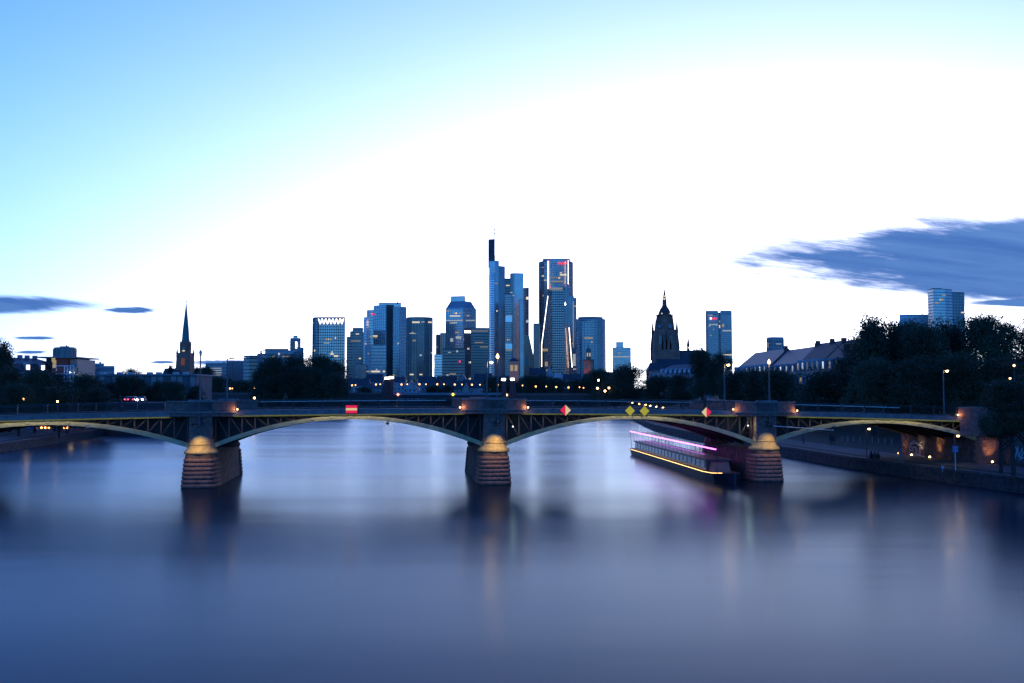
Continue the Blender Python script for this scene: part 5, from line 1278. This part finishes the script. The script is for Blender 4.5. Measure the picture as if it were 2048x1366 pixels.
mansard((p0.x, 430), (p1.x, 425), 6, zpx(763, 428), zpx(757, 428), zpx(752, 428), 10, 'quay_house', 'low cream house half hidden by trees below the dormer house', 'house', M_plast2, M_slate, 5, 2, 3, 'houses on the right bank', .15)
p0, p1 = W(1302, 770, 470), W(1335, 770, 470)
mansard((p0.x, 470), (p1.x, 470), 6, zpx(759, 470), zpx(749, 470), zpx(744, 470), 10, 'quay_house', 'pale house with dark roof left of the dormer house', 'house', M_plast, M_slate, 5, 3, 3, 'houses on the right bank', .1)
# long row of houses on the right bank, seen in steep perspective
M_skyglass = M_pane_m
def rowpt(px, Y): return (W(px, 785, Y).x, Y)
RH = [(1466, 1534, 336, 296, 722, 703.5, 'long slate-roofed house with bright dormers, far end of the right bank row', 0, True),
      (1534, 1592, 296, 268, None, 698, 'slate-roofed house second in the right bank row behind the right pier lamp', 1, False),
      (1592, 1640, 268, 250, None, 686, 'higher slate-roofed house third in the right bank row', 2, False),
      (1640, 1712, 250, 226, None, 679, 'brown-roofed house nearest in the right bank row beside the big trees', 3, False)]
for x0, x1, Ya, Yb, pe, pr_, lb, k, hip in RH:
    A, B = rowpt(x0, Ya), rowpt(x1, Yb); ridge = zpx(pr_, (Ya + Yb) / 2 + 6)
    ev = ridge - 8.2
    dm = lambda i, k=k: (M_pane if (i + k) % 3 else M_pane_m)
    mansard(A, B, 6, ev, ev + 3.3, ridge, 13, 'row_house', lb, 'house', M_greyw if k % 2 else M_plast, M_slate if k < 2 else M_slate2, 9 if k == 0 else 7, 3, 8 if k == 0 else 5, 'row of houses on the right bank', .10, dm, hip, False, (0.02, .6) if k in (2, 3) else (.98,))

# left bank houses
M_dorm = lambda i: (M_white if i in (1, 2) else M_pane)
A, B = W(8, 785, 262), W(128, 785, 282)
o = mansard((A.x, 262), (B.x, 282), 6.4, zpx(748, 270), zpx(727, 270), zpx(716, 276), 12, 'mansard_house', 'long house with a steep dark mansard roof and two bright dormer windows', 'house', M_plast, M_slate, 11, 3, 4, None, .12,
        lambda i: glow('dormer_light', (1.0, .93, .95), .9) if i in (1, 2) else M_pane, False, True, (.3, .5, .62, .75), M_greyw)
def red_building():
    Y = 276; a = W(78, 740, Y); b_ = W(154, 740, Y)
    o = thing('red_brick_building', 'modern dark red brick building with a flat overhanging roof and white balcony frames', 'building', (a.x, Y, 6.4))
    x0, x1 = W(104, 740, Y).x, W(136, 740, Y).x
    w = MB().box(x0, x1, Y, Y + 14, 6.4, zpx(716, Y)).build('wall', M_brick, o)
    MB().box(W(74, 714, Y).x, W(154, 714, Y).x, Y - 1.5, Y + 15, zpx(716, Y) + .01, zpx(713.5, Y)).build('roof_slab', M_greyw, o)
    MB().box(W(85, 740, Y).x, x0 - .02, Y + 2, Y + 13, 6.4, zpx(716.5, Y)).build('stair_wall', S_dark, o)
    MB().box(x1 + .02, W(151, 740, Y).x, Y + 1, Y + 13, 6.4, zpx(718, Y)).build('upper_wall', S_mid, o)
    for px, py in ((107, 719.5), (109, 724), (109, 732)): q = W(px, py, Y); MB().box(q.x - .5, q.x + .5, Y - .06, Y + .02, q.z - .5, q.z + .5).build('window', M_winW, w)
    fr = MB(); 
    for px in (120, 136, 141.5, 148, 154): fr.beam((W(px, 740, Y).x, Y - 2.2, 6.4), (W(px, 740, Y).x, Y - 2.2, zpx(732, Y)), .22, .22)
    for py in (732, 748, 762): fr.beam((W(120, 740, Y).x, Y - 2.2, zpx(py, Y)), (W(154.4, 740, Y).x, Y - 2.2, zpx(py, Y)), .2, .26)
    fr.build('balcony_frame', M_frame, o)
    for py in (748, 762): MB().box(W(120, 740, Y).x, W(154, 740, Y).x, Y - 2.1, Y - .02, zpx(py, Y) - .3, zpx(py, Y) - .13).build('balcony_floor', M_greyw, o)
    for px in (128, 139, 145, 151):
        for py in (741, 757): q = W(px, py, Y); MB().box(q.x - .35, q.x + .35, Y - .08, Y + .9, q.z - .8, q.z + .8).build('window', M_pane, w)
    q = W(144.5, 745, Y); MB().ball((q.x, Y - 1.2, q.z), .22, 8, 6).build('balcony_lamp', M_white, o)
red_building()
def flat_building():
    Y = 340; o = thing('flat_pavilion', 'long low flat-roofed grey building below the church', 'building', (W(275, 785, Y).x, Y, 6.5))
    xa, xb = W(158, 785, Y).x, W(392, 785, Y).x
    M_pav = mat('pavilion_grey', (.11, .115, .12), .8, var=.15, scale=.3)
    w = MB().box(xa, xb, Y, Y + 18, 6.5, zpx(751, Y)).build('wall', M_pav, o)
    MB().box(xa - .4, xb + .4, Y - .8, Y + 18.6, zpx(751, Y) + .01, zpx(748, Y)).build('roof_slab', M_greyw, o)
    n = 18
    for i in range(n):
        u0 = xa + (xb - xa) * i / n; u1 = xa + (xb - xa) * (i + 1) / n
        MB().box(u0 + .25, u1 - .25, Y - .14, Y - .02, 7, zpx(753, Y)).build('wall_panel', (S_mid, M_pav, S_mid)[i % 3] if i > 9 else (M_pav, S_mid)[i % 2], w)
    for px in (206, 240, 262, 300, 318, 352, 372): q = W(px, 746, Y + 8); MB().box(q.x - .8, q.x + .8, Y + 7, Y + 9, zpx(748, Y) + .01, zpx(748, Y) + .8).build('roof_vent', M_plast, o)
flat_building()

# ------------------------------------------------------------------ right bank details under the bridge
def ground_flood(s_, t_, label, e, aim, col=(1.0, .5, .2)):
    p = B2W(s_, t_, 0); p.z = ground_z(p.x, p.y) + .12
    o = thing('ground_floodlight', label, 'floodlight', tuple(p), 0, 'floodlights in the ground by the abutment')
    MB().box(p.x - .14, p.x + .14, p.y - .1, p.y + .12, p.z - .15, p.z + .04).build('housing', M_black, o)
    MB().ball((p.x, p.y, p.z + .10), .13, 8, 5).build('bulb', M_warm_s, o)
    lamp_light(o, 'SPOT', (0, 0, .25), e, col, .08, aim=Vector(aim) - p, angle=62, blend=.8)
ground_flood(55.9, 17.6, 'ground floodlight at the far corner of the graffiti wall, leftmost of four', 26, B2W(57, 17.5, 3.4))
ground_flood(55.6, 13.8, 'ground floodlight second from the left by the graffiti wall', 40, B2W(57, 13.6, 3.4), (1, .8, .45))
ground_flood(55.7, 9.6, 'ground floodlight third from the left by the abutment', 90, B2W(57, 9.3, 3.6))
ground_flood(57.8, -0.2, 'ground floodlight nearest the right wing wall, rightmost of four', 90, B2W(58.2, 1.1, 3.6))
# blue information sign on its post
p = W(1911, 937, 109); zs = W(1909, 898, 109).z; xg = p.x; zg = ground_z(p.x, 109)
o = thing('blue_sign', 'square blue sign with white markings on a post by the promenade', 'sign', (p.x, 109, zg))
M_bl = mat('sign_blue', (.05, .14, .42), .5)
MB().tube((xg, 109, zg), (xg, 109, zs + .35), .05, .05, 8).build('post', M_galv, o)
bd = MB().box(xg - .33, xg + .30, 108.9, 108.94, zs - .36, zs + .36).build('board', M_bl, o)
fr = MB()
for (u0, u1, v0, v1) in ((-.27, .24, .27, .30), (-.27, .24, -.30, -.27), (-.27, -.24, -.27, .27), (.21, .24, -.27, .27), (-.16, .13, .10, .18), (-.16, .13, -.04, .03), (-.16, -.06, -.20, -.11), (.0, .13, -.20, -.11)):
    fr.box(xg + u0, xg + u1, 108.885, 108.897, zs + v0, zs + v1)
fr.build('white_marking', M_frame, bd)
p = W(1885, 931, 107); zg = ground_z(p.x, 107)
o = thing('small_sign', 'small pale sign close to the ground on the promenade edge', 'sign', (p.x, 107, zg))
MB().tube((p.x, 107, zg), (p.x, 107, zg + .4), .02, .02, 6).build('post', M_galv, o)
MB().box(p.x - .14, p.x + .14, 106.95, 106.98, zg + .4, zg + .68).build('board', mat('pale_blue_sign', (.3, .42, .55), .6), o)
# row of short posts behind the path, and the dark wall of a far pillar
for i in range(9):
    x, y = 57.0 - i * 0.4, 150 + i * 1.6; zg = ground_z(x, y)
    o = thing('bollard', ORD[i] + ' grey bollard from the right in the row on the grass beyond the arch', 'bollard', (x, y, zg), 0, 'bollards beyond the right arch')
    MB().tube((x, y, zg), (x, y, zg + .8), .07, .06, 6).build('post', S_mid, o); MB().lathe([(.07, zg + .8), (.08, zg + .84), (.01, zg + .92)], x, y, 6).build('cap', S_mid, o)
# left bank: banner fence, cabins and strings of red lamps below the left arch
Yf = 232
def left_pt(px, Y): return W(px, 860, Y).x
for i, (x0, x1, lb) in enumerate(((118, 168, 'white banner fence on the left quay, left part'), (172, 215, 'white banner fence on the left quay, right part'))):
    xa, xb = left_pt(x0, Yf), left_pt(x1, Yf + 14); za = ground_z(xa, Yf)
    o = thing('banner_fence', lb, 'fence', (xa, Yf, za)); n = 6
    for k in range(n):
        u0, u1 = k / n, (k + 1) / n; P_ = lambda u: (xa + (xb - xa) * u, Yf + 14 * u)
        a_, b_ = P_(u0), P_(u1); d_ = .04
        MB().loft([[(a_[0], a_[1], za + .15), (a_[0], a_[1] + d_, za + .15), (a_[0], a_[1] + d_, za + 1.35), (a_[0], a_[1], za + 1.35)], [(b_[0] - .06, b_[1], za + .15), (b_[0] - .06, b_[1] + d_, za + .15), (b_[0] - .06, b_[1] + d_, za + 1.35), (b_[0] - .06, b_[1], za + 1.35)]]).build('banner_panel', M_frame, o)
        MB().tube((a_[0], a_[1] + .1, za - .1), (a_[0], a_[1] + .1, za + 1.45), .04, .04, 6).build('fence_post', M_galv, o)
M_cab = mat('blue_cabin', (.06, .15, .34), .5)
for px, lb in ((56.5, 'blue cabin with a pale door on the left quay'), (66.5, 'blue cabin right of the one with the pale door'), (117, 'tall blue-grey cabin left of the white banner fence')):
    Y = 222; x = left_pt(px, Y); zg = ground_z(x, Y); o = thing('cabin', lb, 'cabin', (x, Y, zg), 0, 'cabins on the left quay')
    MB().box(x - .55, x + .55, Y, Y + 1.1, zg, zg + 2.1).build('cabin_body', M_cab if px < 100 else S_mid, o)
    MB().loft([[(x - .6, Y - .05, zg + 2.105), (x + .6, Y - .05, zg + 2.105), (x + .6, Y + 1.15, zg + 2.105), (x - .6, Y + 1.15, zg + 2.105)], [(x - .4, Y + .2, zg + 2.35), (x + .4, Y + .2, zg + 2.35), (x + .4, Y + .9, zg + 2.35), (x - .4, Y + .9, zg + 2.35)]]).build('roof', M_frame, o)
    MB().box(x - .4, x + .4, Y - .03, Y - .005, zg + .1, zg + 1.95).build('door', M_frame if px < 60 else M_cab, o)
M_or = glow('orange_lamp', (1.0, .25, .07), 6)
for i, px in enumerate((83, 90.5, 98, 120, 127, 134)):
    Y = 226; p = W(px, 855.5, Y); zg = ground_z(p.x, Y)
    o = thing('orange_lamp', ORD[i] + ' orange globe lamp from the left on the left quay', 'lamp', (p.x, Y, zg), 0, 'orange lamps on the left quay')
    MB().tube((p.x, Y, zg), (p.x, Y, p.z), .03, .03, 6).build('pole', M_black, o); MB().ball(p, .22, 8, 6).build('globe', M_or, o)
for i, (x0, x1) in enumerate(((80, 100), (118, 138))):
    Y = 227; xa, xb = left_pt(x0, Y), left_pt(x1, Y); zg = ground_z(xa, Y)
    o = thing('bar_counter', ('dark red' if i == 0 else 'pale') + ' bar counter under the orange lamps on the left quay, ' + ('left one' if i == 0 else 'right one'), 'counter', (xa, Y, zg))
    MB().box(xa, xb, Y, Y + .7, zg, zg + 1.05).build('counter_body', M_brick if i == 0 else M_plast, o); MB().box(xa - .1, xb + .1, Y - .15, Y + .8, zg + 1.055, zg + 1.12).build('counter_top', M_slate2, o)

# ------------------------------------------------------------------ cars
M_tyre = mat('tyre_rubber', (.02, .02, .02), .9); M_head = glow('headlight', (1.0, .97, .88), 30); M_tail = glow('tail_light', (1.0, .03, .04), 5); M_cglass = mat('car_glass', (.02, .025, .03), .05, spec=1.0)
def car(x, y, z, rz, label, col, head=False, tail=False):
    o = thing('car', label, 'car', (x, y, z), rz, 'cars on and near the bridge')
    prof_ = [(-2.15, .35), (-2.2, .75), (-2.0, .95), (-1.35, 1.02), (-.75, 1.45), (.75, 1.48), (1.55, .98), (2.0, .9), (2.15, .7), (2.15, .35)]
    def sec(y_, k): return [(px_, y_, .3 + (pz_ - .3) * (k if pz_ > .95 else 1)) for px_, pz_ in prof_]
    body = MB().loft([[(a * .97, b_, c) for a, b_, c in sec(-.88, .95)], sec(-.80, 1.0), sec(.80, 1.0), [(a * .97, b_, c) for a, b_, c in sec(.88, .95)]]).build('body', mat('car_paint', col, .3, .2), o)
    for s_ in (-1, 1):
        MB().loft([[(-1.15, s_ * .885, 1.03), (1.3, s_ * .885, 1.03), (.68, s_ * .87, 1.38), (-.7, s_ * .87, 1.36)], [(-1.15, s_ * .84, 1.03), (1.3, s_ * .84, 1.03), (.68, s_ * .83, 1.38), (-.7, s_ * .83, 1.36)]]).build('side_window', M_cglass, body)
        for wx in (-1.3, 1.32):
            wh = MB().tube((wx, s_ * .70, .32), (wx, s_ * .90, .32), .32, None, 14).build('wheel', M_tyre, o); MB().tube((wx, s_ * .905, .32), (wx, s_ * .92, .32), .18, None, 10).build('rim', M_galv, wh)
        MB().ball((2.12, s_ * .62, .68), .19, 8, 5).build('headlight', M_head if head else M_frame, o); MB().box(-2.22, -2.10, s_ * .6 - .16, s_ * .6 + .16, .66, .82).build('tail_light', M_tail if tail else M_brick, o)
    MB().quad((1.36, -.7, 1.06), (1.36, .7, 1.06), (.80, .62, 1.45), (.80, -.62, 1.45)).build('windscreen', M_cglass, body)
    MB().quad((-1.36, .7, 1.06), (-1.36, -.7, 1.06), (-.86, -.62, 1.42), (-.86, .62, 1.42)).build('rear_window', M_cglass, body)
    return o
def bridge_car(px, t, label, col, flip=False, **k):
    s = s_for(px, t); p = B2W(s, t, zt(s) - 1.21); car(p.x, p.y, p.z, TH + (PI if flip else 0), label, col, **k)


for px, lb, fl, col, kw in ((283, 'car with bright white headlights on the left riverside road', -PI / 2, (.2, .2, .22), dict(head=True)), (265, 'car with red tail lights on the left riverside road', PI / 2, (.1, .1, .12), dict(tail=True)),
                        (258, 'farther car with red tail lights ahead on the left riverside road', PI / 2, (.15, .15, .16), dict(tail=True))):
    Y = 262 if px == 283 else (256 if px == 265 else 272); p = W(px, 799.0, Y)
    zg = max(ground_z(p.x, Y), p.z - .7); car(p.x, Y, zg, fl + .15, lb, col, **kw)
# the road those cars stand on rises to the bridge head
a_ = W(225, 799.5, 240); b_ = W(330, 798.5, 300)
struct(MB().loft([[(a_.x - 8, 236, -1), (a_.x + 14, 236, -1), (a_.x + 14, 236, a_.z - .75), (a_.x - 8, 236, a_.z - .75)], [(b_.x - 22, 300, -1), (b_.x + 2, 300, -1), (b_.x + 2, 300, b_.z - .75), (b_.x - 22, 300, b_.z - .75)]]).build('riverside_road_embankment', M_asph))

# ------------------------------------------------------------------ excursion boat with light strips
def boat():
    A, B = Vector((22.0, 112, 0)), Vector((18.7, 162, 0)); d = B - A; L_ = d.length; ang = math.atan2(d.y, d.x)
    o = thing('excursion_boat', 'low dark boat with magenta and amber light strips left of the right pier', 'boat', (A.x, A.y, 0), ang)
    # local x runs from the bow (near) to the stern (far); the side seen from the left is y = 0, the hull lies on y < 0
    Wd = 3.7; c = -Wd / 2
    def sec(x, w, z1, k=1.0): return [(x, c - w * .75 * k, -.4), (x, c + w * .75 * k, -.4), (x, c + w, z1), (x, c - w, z1)]
    hull = MB().loft([sec(-4.0, .15, 1.25, .4), sec(-2.6, .95, 1.12, .7), sec(-.6, 1.6, 1.0), sec(2.4, 1.85, .95), sec(L_ - 3, 1.85, .95), sec(L_ - .6, 1.6, 1.0), sec(L_, 1.2, 1.05)]).build('hull', mat('boat_hull', (.012, .015, .03), .4), o)
    MB().box(-.4, L_ - 1, -Wd + .25, -.25, .955, 1.02).build('deck', M_slate2, o)
    cab = MB().box(3, L_ - 4, -Wd + .5, -.5, 1.025, 2.25).build('cabin', mat('boat_cabin', (.05, .055, .08), .4), o)
    n = 20
    me = MB().box(-.85, .85, -.02, .03, 0, .75).mesh('cabin_window', M_pane)
    for i in range(n): inst('cabin_window', me, cab, (4.4 + i * (L_ - 9.8) / (n - 1), -.485, 1.35))
    MB().box(2.6, L_ - 3.4, -Wd + .3, -.3, 2.255, 2.36).build('cabin_roof', S_dark, o)
    for i in range(20):
        x = 2.9 + i * (L_ - 6.6) / 19; ra = MB()
        ra.tube((x, -.35, 2.36), (x, -.35, 3.72), .022, .022, 5).tube((x, -Wd + .35, 2.36), (x, -Wd + .35, 3.72), .022, .022, 5).tube((x, -.35, 3.72), (x, -Wd + .35, 3.72), .022, .022, 5)
        ra.build('canopy_hoop', M_rail, o)
    M_mag = glow('magenta_strip', (.82, .10, 1.0), 3.2); M_mag2 = glow('dim_magenta_strip', (.7, .1, .8), .45); M_amb = glow('amber_strip', (1.0, .55, .18), 1.6)
    MB().beam((-2.0, -.30, 3.74), (L_ - 1.0, -.30, 3.74), .08, .11).build('magenta_light_strip', M_mag, o)
    MB().beam((2.6, -.27, 2.9), (L_ - 3.4, -.27, 2.9), .04, .05).build('magenta_light_strip', M_mag2, o)
    MB().tube((-2.0, -.30, 3.74), (-1.8, -.5, 1.0), .03, .03, 6).tube((L_ - 1.0, -.30, 3.74), (L_ - 1.2, -.5, 1.0), .03, .03, 6).build('strip_post', M_rail, o)
    MB().beam((-2.4, -.85, 1.18), (-.6, -.22, 1.05), .04, .05).beam((-.6, -.22, 1.05), (2.4, .03, 1.0), .04, .05).beam((2.4, .03, 1.0), (L_ - 3, .03, 1.0), .04, .05).build('amber_light_strip', M_amb, o)
    MB().loft([[(.8, -Wd + .9, 1.025), (.8, -.9, 1.025), (2.7, -.7, 1.025), (2.7, -Wd + .7, 1.025)], [(1.4, -Wd + 1.0, 2.0), (1.4, -1.0, 2.0), (2.7, -.9, 2.15), (2.7, -Wd + .9, 2.15)]]).build('wheelhouse', S_dark, o)
boat()

# ------------------------------------------------------------------ people
def person(x, y, z, rz, label, pose, col, legs):
    o = None
    J = {'pelvis': (0, 0, .93), 'chest': (0, .01, 1.32), 'neck': (0, .01, 1.50), 'head': (0, -.02, 1.66), 'crown': (0, -.01, 1.76),
         'sL': (-.19, .01, 1.40), 'eL': (-.25, .03, 1.12), 'hL': (-.24, -.08, .86), 'fL': (-.24, -.10, .77), 'sR': (.19, .01, 1.40), 'eR': (.25, .03, 1.12), 'hR': (.24, -.08, .86), 'fR': (.24, -.10, .77),
         'pL': (-.10, 0, .88), 'kL': (-.11, -.12, .48), 'aL': (-.11, .10, .09), 'tL': (-.11, -.08, .05), 'pR': (.10, 0, .88), 'kR': (.11, -.02, .48), 'aR': (.11, -.16, .09), 'tR': (.11, -.34, .06)}
    if pose == 'sit':
        for k, v in {'kL': (-.12, -.44, .92), 'aL': (-.12, -.46, .50), 'tL': (-.12, -.62, .47), 'kR': (.12, -.44, .92), 'aR': (.12, -.46, .50), 'tR': (.12, -.62, .47), 'hL': (-.16, -.26, 1.0), 'fL': (-.14, -.35, .99), 'hR': (.16, -.26, 1.0), 'fR': (.14, -.35, .99)}.items(): J[k] = v
        J = {k: (a, b, c - (.84 if True else 0)) for k, (a, b, c) in J.items()}
    E = [('pelvis', 'chest'), ('chest', 'neck'), ('neck', 'head'), ('head', 'crown'), ('chest', 'sL'), ('sL', 'eL'), ('eL', 'hL'), ('hL', 'fL'), ('chest', 'sR'), ('sR', 'eR'), ('eR', 'hR'), ('hR', 'fR'),
         ('pelvis', 'pL'), ('pL', 'kL'), ('kL', 'aL'), ('aL', 'tL'), ('pelvis', 'pR'), ('pR', 'kR'), ('kR', 'aR'), ('aR', 'tR')]
    rad = {'pelvis': .15, 'chest': .16, 'neck': .06, 'head': .10, 'crown': .07, 's': .075, 'e': .05, 'h': .04, 'f': .03, 'p': .10, 'k': .065, 'a': .045, 't': .04}
    names = list(J); me = bpy.data.meshes.new('person'); me.from_pydata([J[n] for n in names], [(names.index(a), names.index(b)) for a, b in E], []); me.materials.append(col)
    o = bpy.data.objects.new('person', me); C.objects.link(o); o.location = (x, y, z); o.rotation_euler = (0, 0, rz)
    o.modifiers.new('skin', 'SKIN'); lay = me.skin_vertices[0] if me.skin_vertices else None
    if lay is None:
        bm = bmesh.new(); bm.from_mesh(me); bm.verts.layers.skin.verify(); bm.to_mesh(me); bm.free(); lay = me.skin_vertices[0]
    for i, n in enumerate(names):
        r_ = rad.get(n) or rad[n[0]]; lay.data[i].radius = (r_, r_); lay.data[i].use_root = (n == 'pelvis')
    sb = o.modifiers.new('sub', 'SUBSURF'); sb.levels = 1; sb.render_levels = 1
    hd = J['head']
    hr = MB().lathe([(.03, hd[2] - .02), (.115, hd[2] + .02), (.12, hd[2] + .08), (.09, hd[2] + .14), (.02, hd[2] + .17)], hd[0], hd[1] + .02, 10).build('hair', M_slate2, None); hr.parent = o
    ORG[o.name] = (0, 0, 0)
    tag(o, label, 'person')
    return o
Cl = [mat('dark_jacket', (.03, .03, .04), .8), mat('grey_coat', (.10, .10, .11), .8), mat('brown_jacket', (.09, .05, .035), .8), mat('light_shirt', (.25, .25, .27), .8)]
def rb(px, Y): x = W(px, 900, Y).x; return x, Y, ground_z(x, Y)
for px, Y, lb, pose, c, rz in ((1757, 127, 'person in dark clothes sitting on the right quay edge, left of three', 'sit', 0, -.9), (1763, 126.2, 'person in a grey coat sitting on the right quay edge, middle of three', 'sit', 1, -.9), (1770, 125.5, 'person in a brown jacket sitting on the right quay edge, right of three', 'sit', 2, -.9)):
    Y0 = Y; x = interp(RB, Y0) + .45; q = (1024 + x / Y0 * F); person(x, Y0, 1.63, rz, lb, pose, Cl[c], None)
for px, Y, lb, c, rz in ((1607, 158, 'person walking on the right promenade just right of the right pier', 1, .3), (1662, 156, 'person in dark clothes walking in a pair on the right promenade, left one', 0, 2.8), (1668, 156, 'person in brown walking in a pair on the right promenade, right one', 2, 2.8), (1778, 122, 'person standing behind the three sitting on the right quay', 3, .5)):
    x, y, z = rb(px, Y); x = max(x, interp(RB, Y) + 1.2); person(x, y, z + .03, rz, lb, 'walk', Cl[c], None)
for i, (px, Y, lb) in enumerate(((107, 205, 'person sitting on the left quay edge, left of two'), (112, 206, 'person sitting on the left quay edge, right of two'))):
    x = interp(LB, Y) - .45; person(x, Y, 1.63, 1.2, lb, 'sit', Cl[i], None)
s = s_for(572, 17.4); p = B2W(s, 17.4, zt(s) - 1.06); person(p.x, p.y, p.z, .4, 'person in brown standing at the far bridge railing before the island trees', 'walk', Cl[2], None)
s = s_for(1408, 3.0); p = B2W(s, 3.0, zt(s) - 1.06); person(p.x, p.y, p.z, .4, 'person in dark red walking on the bridge above the pale yellow and red diamond', 'walk', Cl[2], None)
s = s_for(243, 3.0); p = B2W(s, 3.0, zt(s) - 1.06); person(p.x, p.y, p.z, 1.4, 'person in black on the bridge left of the left pier', 'walk', Cl[0], None)
